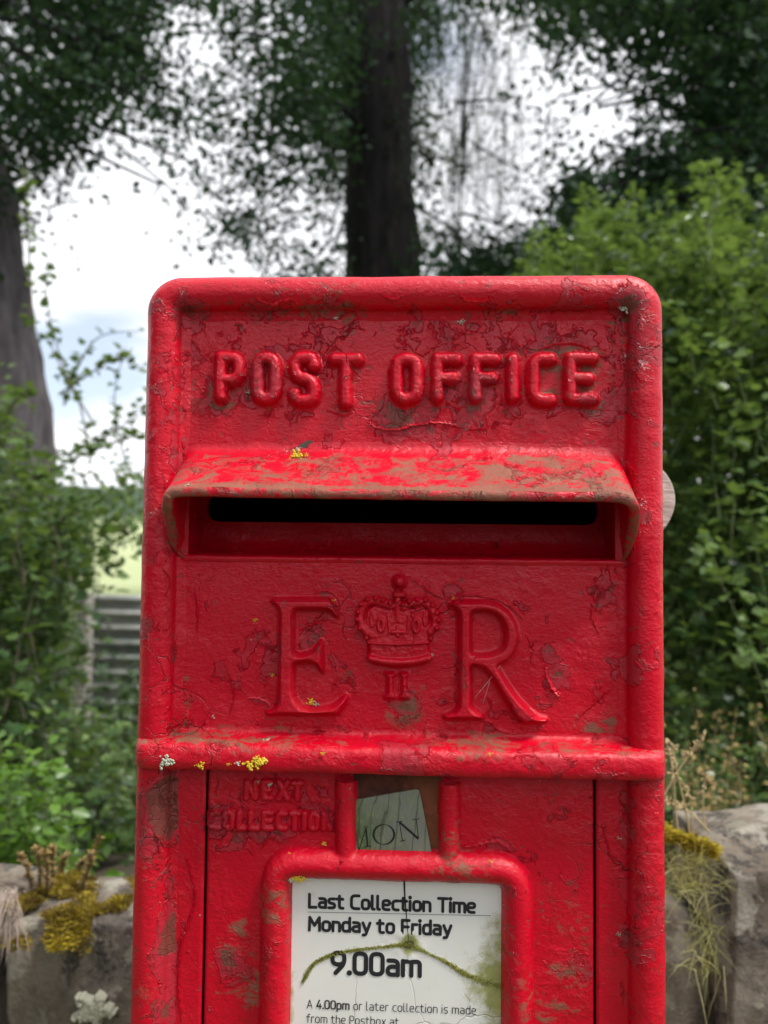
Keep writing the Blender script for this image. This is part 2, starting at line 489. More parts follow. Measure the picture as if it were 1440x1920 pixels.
def foliage(parent, tpl, pos, R, S, tint, mat, single=0, name='leaf', stuff='foliage'):
    """the leaves that show largest as single parts, the rest joined as one mass"""
    pos = np.asarray(pos); keep = np.ones(len(pos), bool)
    if single:
        px, py, z = project(pos)
        vis = (px > 0) & (px < 1440) & (py > 0) & (py < 1920) & (z > 0) & ~((px > 290) & (px < 1225) & (py > 530))
        size = np.where(vis, S / np.maximum(z, .1), 0)
        idx = np.argsort(-size)[:single]
        idx = idx[size[idx] > 0]
        keep[idx] = False
        meshes = []
        for k in range(4):
            meshes.append(mesh_data(name, tpl[0], np.array(tpl[1]), mat, {'tint': np.full(len(tpl[0]), (k + .5) / 4)}, True))
        for i in idx:
            o = bpy.data.objects.new(name, meshes[min(3, int(tint[i] * 4))])
            Rm = R[i] * S[i]
            o.matrix_basis = Matrix(((Rm[0][0], Rm[0][1], Rm[0][2], pos[i][0]), (Rm[1][0], Rm[1][1], Rm[1][2], pos[i][1]),
                                     (Rm[2][0], Rm[2][1], Rm[2][2], pos[i][2]), (0, 0, 0, 1)))
            o.parent = parent
            COL.objects.link(o)
    V, F = scatter(tpl, pos[keep], R[keep], S[keep])
    return obj(stuff, V, F, mat, parent, {'tint': np.repeat(tint[keep], len(tpl[0]))}, True, kind='stuff')


def crv(a, b, n=8, bow=0.0, wob=0.0):
    a = np.asarray(a, float); b = np.asarray(b, float)
    t = np.linspace(0, 1, n)[:, None]
    L = np.linalg.norm(b - a)
    p = a + (b - a) * t
    p[:, 2] += bow * L * (t * (1 - t) * 4)[:, 0]
    p += wob * L * np.sin(t * math.pi) * fbm(p * 3 / max(L, .1) + 5.1, 2)[:, None] * rng.normal(size=3)
    return p


def trunk(parent, mat, a, b, ra, rb, n=26, k=20, name='trunk'):
    p = crv(a, b, n, 0, 0.02)
    bf = Buf(); bf.tube(p, np.linspace(ra, rb, n) * 1.0, k)
    V = np.concatenate(bf.V)
    c = np.repeat(p, k, axis=0)
    d = V - c[:len(V)]
    V = c + d * (1 + 0.10 * fbm(V * np.array([3, 3, 1.2]), 3) + 0.04 * fbm(V * np.array([14, 14, 2.]), 2))[:, None]
    return obj(name, V, bf.F, mat, parent, {'tint': np.zeros(len(V))})


# density of the canopy as it hangs over the lane: columns run left to right, rows from the top down
CAN = ["566896446875446899999", "546893456785334677899", "546884345785222545899", "577872546775222324789", "678415556675212335589",
       "665102455564212458899", "553001344443112689999", "321000354345336999999", "000000034334699999999", "000000000003399999999"]


def canopy():
    sprays = []
    nx = len(CAN[1])
    for r, row in enumerate(CAN):
        for cidx, ch in enumerate(row):
            v = int(ch)
            x0 = -60 + cidx * 76; y0 = -60 + r * 72
            cnt = v * v / 81.0 * 15
            k = int(cnt) + (random.random() < cnt % 1)
            for _ in range(k):
                sprays.append((x0 + random.uniform(-38, 38), y0 + random.uniform(-36, 36), v))
    return sprays


SPR = canopy()
# crowns go on above the frame so that the light and the view from a step aside stay right
for _ in range(170):
    SPR.append((random.uniform(-900, 2300), random.uniform(-1100, -60), 6))
for _ in range(140):
    SPR.append((random.uniform(1440, 2400), random.uniform(-100, 700), 9))
for _ in range(60):
    SPR.append((random.uniform(-900, -60), random.uniform(-100, 500), 7))


def tree_canopy(parent, test, dmin, dmax, mat, leaf, per, anchor, twmat, size=(.30, .55), trunkline=None):
    P_, R_, S_, T_ = [], [], [], []
    tw = Buf()
    for (px, py, v) in SPR:
        if not test(px, py): continue
        D = random.uniform(dmin, dmax)
        if 630 < px < 800: D = random.uniform(7.6, 8.6)
        c = P(px, py, D + CAM[1])
        rad = random.uniform(*size) * D / 7.0 * (0.8 if v > 5 else 0.62)
        n = int(per * (rad / 0.4) ** 2 * (7.0 / D) ** 0 * (1.0 if v > 3 else .75))
        q = rng.normal(size=(n, 3)) * np.array([rad * .55, rad * .55, rad * .33])
        q[:, 2] -= 0.35 * np.hypot(q[:, 0], q[:, 1])
        P_.append(c + q)
        R_.append(rotm(rng.uniform(0, 2 * math.pi, n), rng.uniform(-1.2, .4, n), rng.normal(0, .7, n)))
        S_.append(leaf * rng.uniform(.6, 1.25, n)); T_.append(np.clip(rng.beta(2, 3, n) + random.uniform(-.15, .15), 0, 1))
        a = trunkline(c) if trunkline is not None else anchor
        if random.random() < 0.55:
            mid = c + (a - c) * 0.30 + np.array([0, 0, 0.15])
            p = np.stack([c + rng.normal(size=3) * rad * .4, c, mid])
            tw.tube(p, [0.003, 0.006, 0.010], 4)
            if random.random() < 0.10:
                tw.tube(crv(mid, a, 7, .06, .05), np.linspace(0.010, 0.028, 7), 5)
    foliage(parent, leaf_tpl, np.concatenate(P_), np.concatenate(R_), np.concatenate(S_), np.concatenate(T_), mat, 0, stuff='crown')
    tw.make('branch', twmat, parent, kind='stuff')


leaf_tpl = LEAF_RHOMB

# the big tree straight behind the post box
t = empty('beech_tree', (P(715, 1022, 6.6)[0], 6.6, 0))
tag(t, 'dark straight tree trunk rising directly behind the post box into leafy canopy', 'tree')
def add_tree_kid(o, t):            # children are built in world space: keep them where they are
    o.parent = t; o.matrix_parent_inverse = t.matrix_basis.inverted()
def reparent(root):
    inv = Matrix.Translation(root.location).inverted()
    for ch in list(COL.objects):
        if ch.parent is root: ch.matrix_parent_inverse = inv
a = P(722, 1022, 6.6); a[2] = -0.1
b0 = P(701, -40, 6.6); b1 = P(690, -900, 6.8)
p_ = np.array([a, P(720, 560, 6.6), P(712, 300, 6.6), b0, b1])
bf = Buf()
def spl(P0, n):
    P0 = np.asarray(P0, float); tt = np.linspace(0, len(P0) - 1, n); i = np.minimum(tt.astype(int), len(P0) - 2); f = (tt - i)[:, None]
    pm = P0[np.maximum(i - 1, 0)]; p0 = P0[i]; p1 = P0[i + 1]; p2 = P0[np.minimum(i + 2, len(P0) - 1)]
    return .5 * ((2 * p0) + (-pm + p1) * f + (2 * pm - 5 * p0 + 4 * p1 - p2) * f ** 2 + (-pm + 3 * p0 - 3 * p1 + p2) * f ** 3)
def shaped_trunk(pts, rads, mat, parent, k=28, n=60):
    c = spl(pts, n); rr = np.interp(np.linspace(0, len(rads) - 1, n), range(len(rads)), rads)
    bf = Buf(); bf.tube(c, rr, k)
    V = np.concatenate(bf.V); cc = np.repeat(c, k, axis=0); d = V - cc
    V = cc + d * (1 + 0.16 * fbm(V * np.array([4, 4, 1.8]), 3) + 0.10 * fbm(V * np.array([16, 16, 3.]), 2))[:, None]
    return obj('trunk', V, bf.F, mat, parent, {'tint': np.zeros(len(V))})
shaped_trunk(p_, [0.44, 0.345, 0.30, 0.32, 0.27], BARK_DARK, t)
bf = Buf()
top = P(700, -150, 6.6)
for (px, py, D, r0, bx, by) in [(430, -120, 5.8, .07, 700, 60), (330, 60, 6.4, .05, 690, 150), (1000, -80, 6.0, .07, 705, 40),
                                (930, 110, 6.8, .03, 720, -120)]:
    s_ = P(bx, by, 6.6); e_ = P(px, py, D)
    bf = Buf(); bf.tube(crv(s_, e_, 12, .08, .06), np.linspace(r0 * .6, r0 * .15, 12), 7); bf.make('branch', BARK_DARK, t)
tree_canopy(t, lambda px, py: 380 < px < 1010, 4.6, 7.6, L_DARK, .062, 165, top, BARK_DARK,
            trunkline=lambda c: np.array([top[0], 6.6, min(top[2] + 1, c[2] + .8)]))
# ivy and epicormic shoots round the trunk
n = 2300
ang = rng.uniform(0, 2 * math.pi, n); hh = rng.uniform(1.5, 7.5, n)
ctr = np.array([P(712, 300, 6.6)[0], 6.6])
rr = .27 + np.abs(rng.normal(0, .05, n))
keepi = fbm(np.stack([ang * 1.2, hh * .9, hh * 0], 1), 2) > 0.24
pos = np.stack([ctr[0] + rr * np.cos(ang), ctr[1] + rr * np.sin(ang), hh], 1)[keepi]
n = len(pos)
foliage(t, LEAF_RHOMB, pos, rotm(ang[keepi], rng.uniform(-1, .3, n), rng.normal(0, .5, n)), rng.uniform(.04, .075, n), rng.beta(2, 3, n), L_DARK, stuff='ivy')
reparent(t)

# leaning tree at the left edge
t = empty('leaning_tree', (P(40, 1022, 4.2)[0], 4.2, 0))
tag(t, 'grey trunk leaning in at the left edge of the view beside open sky', 'tree')
shaped_trunk([P(16, 1500, 4.2), P(4, 860, 4.2), P(-44, 500, 4.2), P(-96, 235, 4.2), P(-190, -200, 4.2), P(-330, -900, 4.2)],
             [.33, .285, .28, .285, .26, .2], BARK_GREY, t)
top = P(-180, -300, 4.2)
bf = Buf()
for (px, py, D) in [(160, -60, 4.6), (120, 160, 4.8), (260, -200, 4.0), (-500, 0, 4.2)]:
    bf = Buf(); bf.tube(crv(P(-120, random.randint(-60, 160), 4.2), P(px, py, D), 12, .06, .06), np.linspace(.03, .006, 12), 7); bf.make('branch', BARK_DARK, t)
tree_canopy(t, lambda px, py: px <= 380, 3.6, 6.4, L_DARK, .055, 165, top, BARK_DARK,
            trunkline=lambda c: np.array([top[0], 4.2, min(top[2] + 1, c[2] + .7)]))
reparent(t)

# dark tree filling the upper right
t = empty('overhanging_tree', (P(1600, 1022, 5.0)[0], 5.0, 0))
tag(t, 'dense dark tree overhanging the upper right corner above the tall bush', 'tree')
shaped_trunk([P(1640, 1700, 5), P(1620, 1000, 5), P(1600, 500, 5), P(1560, 0, 5), P(1500, -700, 5)], [.28, .24, .22, .2, .15], BARK_DARK, t)
bf = Buf()
for (sx, sy, px, py, D) in [(1590, 420, 1330, 70, 4.6), (1600, 520, 1240, 330, 5.2), (1560, 0, 1180, -60, 4.8), (1590, 300, 1120, 200, 5.4), (1600, 640, 1380, 480, 4.4)]:
    bf = Buf(); bf.tube(crv(P(sx, sy, 5), P(px, py, D), 12, .05, .08), np.linspace(.05, .01, 12), 7); bf.make('branch', BARK_DARK, t)
top = P(1560, -60, 5)
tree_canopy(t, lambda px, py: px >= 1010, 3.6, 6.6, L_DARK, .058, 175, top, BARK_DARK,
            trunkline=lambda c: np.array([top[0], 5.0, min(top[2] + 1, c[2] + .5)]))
reparent(t)

# fine weeping tree between the big trunk and the dark tree
t = empty('weeping_birch', (P(900, 1022, 9.5)[0], 9.5, 0))
tag(t, 'pale feathery birch with fine hanging twigs seen right of the dark trunk', 'tree')
shaped_trunk([P(855, 1240, 9.5), P(850, 700, 9.5), P(866, 300, 9.5), P(880, -300, 9.5)], [.035, .026, .016, .008], BARK_GREY, t, 10, 30)
tw = Buf(); P_ = []
for _ in range(260):
    px = random.gauss(895, 80); py = random.uniform(-120, 330)
    if px < 770: px = 770 + random.random() * 40
    s_ = P(px, py, random.uniform(8.7, 10.3))
    L = random.uniform(.7, 1.9)
    k_ = 9
    tt = np.linspace(0, 1, k_)
    dx, dy = random.gauss(0, .16), random.gauss(0, .16)
    p = np.stack([s_[0] + dx * tt + .03 * np.sin(tt * 6 + px), s_[1] + dy * tt, s_[2] - L * tt ** 1.1], 1)
    tw.tube(p, np.linspace(.0045, .0015, k_), 3, cap=False)
    for q in p[1:]:
        for _k in range(6): P_.append(q + rng.normal(size=3) * .035)
for _ in range(26):
    s_ = P(random.gauss(862, 6), random.uniform(0, 420), 9.5); e_ = P(random.gauss(890, 90), random.uniform(-150, 260), random.uniform(9, 10))
    tw.tube(crv(s_, e_, 8, .1, .05), np.linspace(.010, .003, 8), 4)
tw.make('hanging_twigs', BARK_DARK, t, kind='stuff')
P_ = np.array(P_); n = len(P_)
foliage(t, LEAF_RHOMB, P_, rotm(rng.uniform(0, 6.28, n), rng.uniform(-1.4, -.2, n), rng.normal(0, .6, n)), rng.uniform(.018, .034, n), rng.beta(2, 2, n), L_PINE, stuff='crown')
reparent(t)

# dark spruce behind the right hand bush
def spruce(px, ytop, D, label, width):
    t = empty('spruce_tree', (P(px, 1022, D)[0], D, 0)); tag(t, label, 'tree')
    tp = P(px, ytop, D); x0 = tp[0]; H = tp[2]
    shaped_trunk([(x0, D, -.1), (x0, D, H * .5), (x0, D, H)], [.16, .1, .02], BARK_DARK, t, 8, 16)
    n = 9000
    hz = H * (1 - rng.uniform(0, 1, n) ** .7 * .9)
    rad = width * (1 - hz / H) * (.75 + .25 * np.sin(hz * 9)) + .06
    a_ = rng.uniform(0, 6.28, n); r_ = rad * np.sqrt(rng.uniform(.1, 1, n))
    pos = np.stack([x0 + r_ * np.cos(a_), D + r_ * np.sin(a_), hz - .25 * r_], 1)
    foliage(t, LEAF_RHOMB, pos, rotm(a_, rng.uniform(-.7, .1, n), rng.normal(0, .4, n)), rng.uniform(.10, .2, n), rng.beta(1.5, 4, n), L_DARK, stuff='crown')
    reparent(t)


spruce(1085, 320, 9.0, 'small dark conifer just right of the feathery birch, behind the bush', 1.0)
spruce(1330, 130, 10.5, 'taller dark conifer deep in shade behind the right hand bush', 1.7)

# wood on the far side of the field: reads as one mass
n = 9000
x_ = rng.uniform(-170, 120, n); yy_ = 205 + rng.normal(0, 6, n)
top_ = 8 + 3.5 * fbm(np.stack([x_ * .08, x_ * 0, x_ * 0], 1), 3)
z_ = terrain(x_, yy_) + top_ * np.sqrt(rng.uniform(0, 1, n))
V, F = scatter(LEAF_RHOMB, np.stack([x_, yy_, z_], 1), rotm(rng.uniform(0, 6.28, n), rng.uniform(-1, 1, n), rng.normal(0, .6, n)), rng.uniform(1, 2, n))
tag(obj('far_wood', V, F, L_DARK2, None, {'tint': np.repeat(rng.beta(2, 3, n), 4)}), 'distant dark wood along the far edge of the pale field', 'wood', kind='stuff')


# ------------------------------------------------------------------ bushes
def shoots(parent, tips, leafsize, tpl, mat, nleaf, length, stemr, single, lean=(0, 0), twmat=TWIG_GREEN, spread=.055, tintbias=0.0, droop=0.0):
    P_, R_, S_, T_ = [], [], [], []
    tw = Buf()
    for (c, br) in tips:
        c = np.asarray(c, float)
        L = length * random.uniform(.6, 1.3)
        az = random.uniform(0, 6.28)
        base = c - np.array([lean[0] + math.cos(az) * .35, lean[1] + math.sin(az) * .35, 1.0 - droop]) * L
        k_ = 9
        p = crv(base, c, k_, 0, .10)
        tw.tube(p, np.linspace(stemr, stemr * .3, k_), 4, br, cap=False)
        n = int(nleaf * L / length)
        tt = 1 - rng.uniform(0, 1, n) ** 1.15 * .95
        i = np.minimum((tt * (k_ - 1)).astype(int), k_ - 2); f = (tt * (k_ - 1) - i)[:, None]
        q = p[i] * (1 - f) + p[i + 1] * f
        a_ = rng.uniform(0, 6.28, n)
        off = rng.uniform(.1, 1, n) * spread * (1.15 - .75 * tt)
        q = q + np.stack([np.cos(a_) * off, np.sin(a_) * off, rng.normal(0, .01, n)], 1)
        P_.append(q); R_.append(rotm(a_, rng.uniform(-.5, .75, n), rng.normal(0, .5, n)))
        S_.append(leafsize * rng.uniform(.55, 1.2, n) * (1.1 - .45 * tt))
        T_.append(np.clip(rng.beta(2, 3.2, n) * .8 + .28 * (tt > .8) + br + tintbias, 0, 1))
    tw.make('stems', twmat, parent, kind='stuff')
    foliage(parent, tpl, np.concatenate(P_), np.concatenate(R_), np.concatenate(S_), np.concatenate(T_), mat, single)


def fill(region, n, d0, d1):
    """tips inside a polygonal stretch of the bush, measured on the photograph, at random depths"""
    res = []
    xs = [p[0] for p in region]; ys = [p[1] for p in region]
    while len(res) < n:
        x, y = random.uniform(min(xs), max(xs)), random.uniform(min(ys), max(ys))
        ins = False
        for i in range(len(region)):
            (x1, y1), (x2, y2) = region[i], region[i - 1]
            if (y1 > y) != (y2 > y) and x < (x2 - x1) * (y - y1) / (y2 - y1) + x1: ins = not ins
        if ins: res.append((P(x, y, random.uniform(d0, d1)), random.uniform(-.08, .12)))
    return res


# tall maple hedge, right
t = empty('maple_bush', (P(1500, 1022, 1.9)[0], 1.9, 0))
tag(t, 'tall leafy maple bush with bright young shoots filling the right side', 'bush')
reg = [(1010, 420), (1070, 380), (1140, 380), (1190, 330), (1260, 370), (1320, 300), (1380, 380), (1460, 420), (1700, 430), (1700, 1500), (1400, 1480), (1330, 1100), (1150, 1060), (1100, 900), (960, 560)]
tips = [(p_, b_ * 3.2) for p_, b_ in fill(reg, 640, 1.35, 2.3)] + fill([(960, 470), (1060, 360), (1180, 330), (1250, 330), (1340, 270), (1440, 330), (1600, 380), (1600, 560), (960, 600)], 60, 1.4, 2.2) + fill([(1200, 1080), (1330, 1100), (1400, 1480), (1200, 1480)], 34, 1.3, 2.1)
tips += [(P(1325, 300, 1.4), .3), (P(1128, 385, 1.6), .25), (P(1238, 430, 1.5), .2), (P(1400, 470, 1.3), .25), (P(1180, 480, 1.6), .3),
         (P(1060, 520, 1.8), .1), (P(1310, 380, 1.45), .3), (P(1350, 620, 1.2), .3), (P(1270, 560, 1.3), .3), (P(1400, 930, 1.2), .35), (P(1320, 1000, 1.15), .3)]
shoots(t, tips, .038, LEAF_LOBED, L_MAPLE, 46, .30, .0013, 290, spread=.05)
n = 26000
reg2 = fill([(1000, 560), (1300, 430), (1750, 470), (1750, 1700), (1080, 1700)], 900, 2.2, 3.3)
c_ = np.array([q[0] for q in reg2])[rng.integers(0, 900, n)] + rng.normal(size=(n, 3)) * .11
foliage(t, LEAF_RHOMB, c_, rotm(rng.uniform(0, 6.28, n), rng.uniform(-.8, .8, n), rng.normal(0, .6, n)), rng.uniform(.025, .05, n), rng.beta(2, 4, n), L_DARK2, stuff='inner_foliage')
reparent(t)

# hedge added over the road, out of view, to darken reflections in the paint
t = empty('added_unseen_hedge', (0, -8.5, 0))
tag(t, 'unseen hedge added across the road to darken reflections in the post box', 'hedge')
n = 9000
q = np.stack([rng.uniform(-16, 16, n), -8.6 + rng.uniform(-.5, .6, n), rng.uniform(0, 2.7, n)], 1); q[:, 2] += .25 * fbm(q, 2)
foliage(t, LEAF_OVATE, q, rotm(rng.uniform(0, 6.28, n), rng.uniform(-1, 1, n), rng.normal(0, .6, n)), rng.uniform(.12, .26, n), rng.beta(2, 4, n), L_DARK2, stuff='foliage')
bf = Buf(); bf.box((-16, -8.9, 0), (16, -8.5, 2.4)); bf.make('inner_growth', simple('hedge_core', (.02, .03, .015), .95), t, False, kind='stuff')
reparent(t)

# broad tree added out of view on the left to shade the casting's left flanks
t = empty('added_shade_tree', (-4.4, -2.6, 0))
tag(t, 'unseen dense tree added in front and to the left to shade the post box', 'tree')
shaped_trunk([(-4.4, -2.6, -.1), (-4.35, -2.6, 1.5), (-4.3, -2.6, 3.2)], [.26, .2, .14], BARK_GREY, t, 14, 20)
n = 12000
q = rng.normal(size=(n, 3)); q /= np.linalg.norm(q, axis=1)[:, None]
q *= (rng.uniform(.3, 1, n) ** .5 * (1 + .3 * fbm(q * 2 + 3, 2)))[:, None]
foliage(t, LEAF_OVATE, np.array([-4.4, -2.6, 3.1]) + q * np.array([2.2, 2.6, 2.3]), rotm(rng.uniform(0, 6.28, n), rng.uniform(-1, .8, n), rng.normal(0, .6, n)), rng.uniform(.14, .26, n), rng.beta(2, 3, n), L_DARK, stuff='crown')
reparent(t)

# hawthorn hedge, left
t = empty('hawthorn_hedge', (P(60, 1022, 2.3)[0], 2.3, 0))
tag(t, 'tangled hawthorn hedge left of the post box under the leaning trunk', 'hedge')
reg = [(-260, 700), (0, 680), (40, 800), (110, 870), (200, 850), (300, 860), (300, 960), (225, 985), (190, 1050), (120, 1100), (112, 1200), (122, 1320), (300, 1350), (310, 1450), (240, 1500),
       (-100, 1560), (-260, 1500)]
tips = fill(reg, 560, 1.2, 2.4)
gap = [q for q in tips if project(q[0])[0] > 135 and project(q[0])[1] < 1200]
tips = [q for q in tips if not (project(q[0])[0] > 135 and project(q[0])[1] < 1200)]
shoots(t, gap, .034, LEAF_LOBED, L_HAW, 16, .09, .0012, 0, twmat=TWIG, spread=.05)
shoots(t, tips, .038, LEAF_LOBED, L_HAW, 32, .26, .0014, 250, twmat=TWIG, spread=.06, tintbias=-.05)
n = 15000
reg2 = fill([(-300, 820), (60, 900), (120, 930), (110, 1330), (150, 1400), (150, 1560), (-300, 1600)], 420, 2.5, 3.4) + fill([(150, 1330), (420, 1330), (420, 1600), (150, 1600)], 160, 2.2, 3.0)
c_ = np.array([q[0] for q in reg2])[rng.integers(0, len(reg2), n)] + rng.normal(size=(n, 3)) * .10
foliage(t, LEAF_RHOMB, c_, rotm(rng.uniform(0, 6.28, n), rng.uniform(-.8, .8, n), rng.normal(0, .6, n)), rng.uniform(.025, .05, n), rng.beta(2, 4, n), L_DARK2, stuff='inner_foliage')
# long whippy twigs standing against the sky
tw = Buf(); P_, R_, S_, T_ = [], [], [], []
for path, lf in [([(170, 870), (150, 760), (110, 660), (88, 560), (90, 480)], 46), ([(60, 620), (55, 480), (50, 390), (45, 310)], 44), ([(120, 760), (150, 680), (190, 630), (270, 620)], 34),
                 ([(110, 740), (170, 700), (225, 670), (280, 700)], 34), ([(250, 900), (225, 830), (215, 740), (235, 650)], 30), ([(180, 800), (130, 720), (90, 640), (70, 640)], 22),
                 ([(100, 860), (200, 820), (290, 740)], 60), ([(60, 900), (160, 850), (280, 810)], 80), ([(0, 800), (40, 740), (70, 740)], 26)]:
    D = random.uniform(1.5, 1.9)
    p = spl([P(x, y, D) for x, y in path], 24)
    tw.tube(p, np.linspace(.0032, .0012, 24), 5, cap=False)
    tt = rng.uniform(.05, 1, lf); q = p[(tt * 23).astype(int)]
    a_ = rng.uniform(0, 6.28, lf)
    P_.append(q + rng.normal(size=(lf, 3)) * .006); R_.append(rotm(a_, rng.uniform(-.3, .9, lf), rng.normal(0, .5, lf)))
    S_.append(rng.uniform(.016, .034, lf)); T_.append(np.clip(rng.beta(2, 2, lf), 0, 1))
tw.make('whippy_twigs', TWIG, t, kind='stuff')
foliage(t, LEAF_LOBED, np.concatenate(P_), np.concatenate(R_), np.concatenate(S_), np.concatenate(T_), L_HAW, 0, stuff='twig_leaves')
reparent(t)

# bright ivy hanging in front of the hedge, lower left
t = empty('trailing_ivy', (P(60, 1600, 1.0)[0], 1.0, 0))
tag(t, 'bright green climbing plant in the hedge just above the mossy stone', 'plant')
tips = fill([(-120, 1330), (120, 1380), (130, 1560), (40, 1600), (-120, 1640)], 80, .62, .95)
shoots(t, tips, .030, LEAF_OVATE, L_IVY, 20, .20, .0010, 60, spread=.04, tintbias=.15)
reparent(t)

# scrub at the foot of the right bush with dry flower heads
t = empty('dry_scrub', (P(1400, 1500, 1.0)[0], 1.0, 0))
tag(t, 'dry seed heads and straw stems tangled above the right hand stone', 'plant')
tips = fill([(1230, 1330), (1480, 1300), (1600, 1520), (1330, 1530), (1250, 1480)], 30, .8, 1.2)
shoots(t, tips, .013, LEAF_RHOMB, SEDUM, 34, .16, .0009, 0, twmat=DRY, spread=.02, tintbias=.3)
tips = fill([(1230, 1330), (1480, 1300), (1600, 1520), (1330, 1530), (1250, 1480)], 40, 1.0, 1.3)
shoots(t, tips, .026, LEAF_OVATE, L_MAPLE, 18, .18, .0014, 0, spread=.04)
reparent(t)

# earth bank behind the wall
def bank():
    n, k = 60, 24
    X, Y = np.meshgrid(np.linspace(-4, 4, n), np.linspace(.55, 3.4, k), indexing='ij')
    Z = .70 * sstep(-Y, -3.3, -.8) + .07 * fbm(np.stack([X.ravel() * 3, Y.ravel() * 3, X.ravel() * 0], 1), 4).reshape(X.shape) * sstep(-Y, -3.4, -2.6)
    V = np.stack([X.ravel(), Y.ravel(), Z.ravel()], 1)
    I = (np.arange(n - 1)[:, None] * k + np.arange(k - 1)).ravel()
    tag(obj('earth_bank', V, np.stack([I, I + k, I + k + 1, I + 1], 1), simple('dark_leaf_litter', (0.05, 0.038, 0.022), .95, var=.6, scale=60, bump=.01)), kind='structure')


bank()

# ------------------------------------------------------------------ corrugated fence and post, left
t = empty('corrugated_fence', (P(300, 1022, 3.2)[0], 3.2, 0))
tag(t, 'grey green corrugated metal fence panel with horizontal ribs behind the hedge', 'fence')
zt = P(200, 1115, 3.2)[2]; x0 = P(160, 1200, 3.2)[0]
for i in range(3):
    xa = x0 + i * .82; xb = xa + .84
    nz = 200
    z = np.linspace(.25, zt - .01 * i, nz)
    prof = .019 * np.sin(2 * math.pi * (z - zt) / .068) + (.003 if i % 2 else 0)
    V = []
    for x in (xa, xb):
        V += [(x, 3.2 + p_, q_) for p_, q_ in zip(prof, z)]
    F = [(j, j + nz, j + nz + 1, j + 1) for j in range(nz - 1)]
    m_ = bpy.data.materials.get('old_galvanised_sheet')
    if not m_:
        m = M('old_galvanised_sheet'); c = m.coord()
        m.set(color=m.mix(m.ramp(m.noise(8, 6, .65, c), .4, .65), (.60, .60, .56), (.26, .31, .27)), rough=.55, metal=.3); m_ = m.m
    o = obj('metal_sheet', V, F, m_, t)
    sol = o.modifiers.new('thickness', 'SOLIDIFY'); sol.thickness = .0015
reparent(t)
t = empty('fence_post', (P(162, 1022, 3.12)[0], 3.12, 0))
tag(t, 'weathered pale fence post at the end of the corrugated panel', 'post')
bf = Buf(); pa = P(162, 1112, 3.12)
bf.box((pa[0] - .026, 3.08, 0), (pa[0] + .026, 3.15, pa[2]))
o = bf.make('post_shaft', simple('bleached_timber', (.38, .35, .32), .85, var=.4, scale=20, bump=.004), t, smooth=False)
o.modifiers.new('b', 'BEVEL').width = .006
reparent(t)

# ------------------------------------------------------------------ stone wall
wall = empty('stone_wall', (0, .5, 0))
tag(wall, 'rough dry stone wall of big weathered sandstone blocks behind the post box', 'wall')
SEEDN = [0]


def stone(x0, x1, z0, z1, y0=.34, y1=.66, n=10, slope=0.0, roundness=.30):
    SEEDN[0] += 1
    c = np.array([(x0 + x1) / 2, (y0 + y1) / 2, (z0 + z1) / 2]); h = np.array([x1 - x0, y1 - y0, z1 - z0]) / 2
    vid = {}; V = []; F = []
    def vert(i, j, k):
        key = (i, j, k)
        if key not in vid:
            vid[key] = len(V); V.append((i, j, k))
        return vid[key]
    for ax in range(3):
        for sgn in (0, n):
            for u in range(n):
                for v in range(n):
                    q = []
                    for du, dv in ((0, 0), (1, 0), (1, 1), (0, 1)):
                        ijk = [0, 0, 0]; ijk[ax] = sgn; ijk[(ax + 1) % 3] = u + du; ijk[(ax + 2) % 3] = v + dv
                        q.append(vert(*ijk))
                    F.append(tuple(q if sgn else q[::-1]))
    V = np.array(V, float) / n * 2 - 1
    sph = V / np.linalg.norm(V, axis=1)[:, None]
    p = V * (1 - roundness) + sph * roundness * 1.15
    g = p * h + SEEDN[0] * 3.7
    amp = min(h) * .16
    nn = fbm(g * 7, 3, .55)[:, None] * amp * 1.1 + fbm(g * 26, 3, .6)[:, None] * amp * .35
    Wp = c + p * h + sph * nn
    Wp[:, 2] += slope * (Wp[:, 0] - c[0])
    return obj('stone', Wp, np.array(F), STONE, wall)


sy = .34
def sx(px): return P(px, 1700, sy)[0]
zL = P(100, 1722, sy)[2]; zR = P(1400, 1590, sy)[2]; zR2 = P(1280, 1690, sy)[2]
stone(sx(8), sx(262), zL - .24, zL, n=40, y1=.45, slope=.02, roundness=.2)                       # the large dark stone left of the box
stone(sx(-330), sx(-2), zL - .25, zL + .01, n=20, y1=.45, roundness=.2)
stone(sx(1238), sx(1336), zR2 - .24, zR2 - .02, n=36, y0=.35, y1=.50, slope=-.3, roundness=.25)
stone(sx(1348), sx(1760), zR - .33, zR, n=44, slope=.05, y0=.32, y1=.50, roundness=.25)
stone(sx(280), sx(560), zL - .24, zL + .01, n=12, y1=.5); stone(sx(575), sx(880), zL - .23, zL + .03, n=12, y1=.5); stone(sx(895), sx(1222), zR2 - .26, zR2 - .02, n=12, y1=.5)
for c_i, (za, zb) in enumerate([(.42, zL - .265), (.16, .41), (-.05, .15)]):
    x = -2.2 + random.uniform(0, .2)
    while x < 2.4:
        wd = random.uniform(.26, .44)
        if not (c_i == 0 and x > 9): stone(x, x + wd, za, zb - .005, n=9)
        x += wd + .012
x = sx(-345)
while x > -2.3:
    wd = random.uniform(.26, .4); stone(x - wd, x - .01, zL - .25, zL + random.uniform(-.03, .03), n=10); x -= wd
x = sx(1775)
while x < 2.3:
    wd = random.uniform(.26, .4); stone(x, x + wd, zR - .3, zR + random.uniform(-.05, .02), n=10); x += wd + .01
# rubble core so that no light shows through the joints
bf = Buf(); bf.box((-2.2, .42, -.05), (2.3, .54, zL - .08)); bf.make('rubble_core', simple('dark_rubble', (.03, .026, .022), .95), wall, False)
reparent(wall)


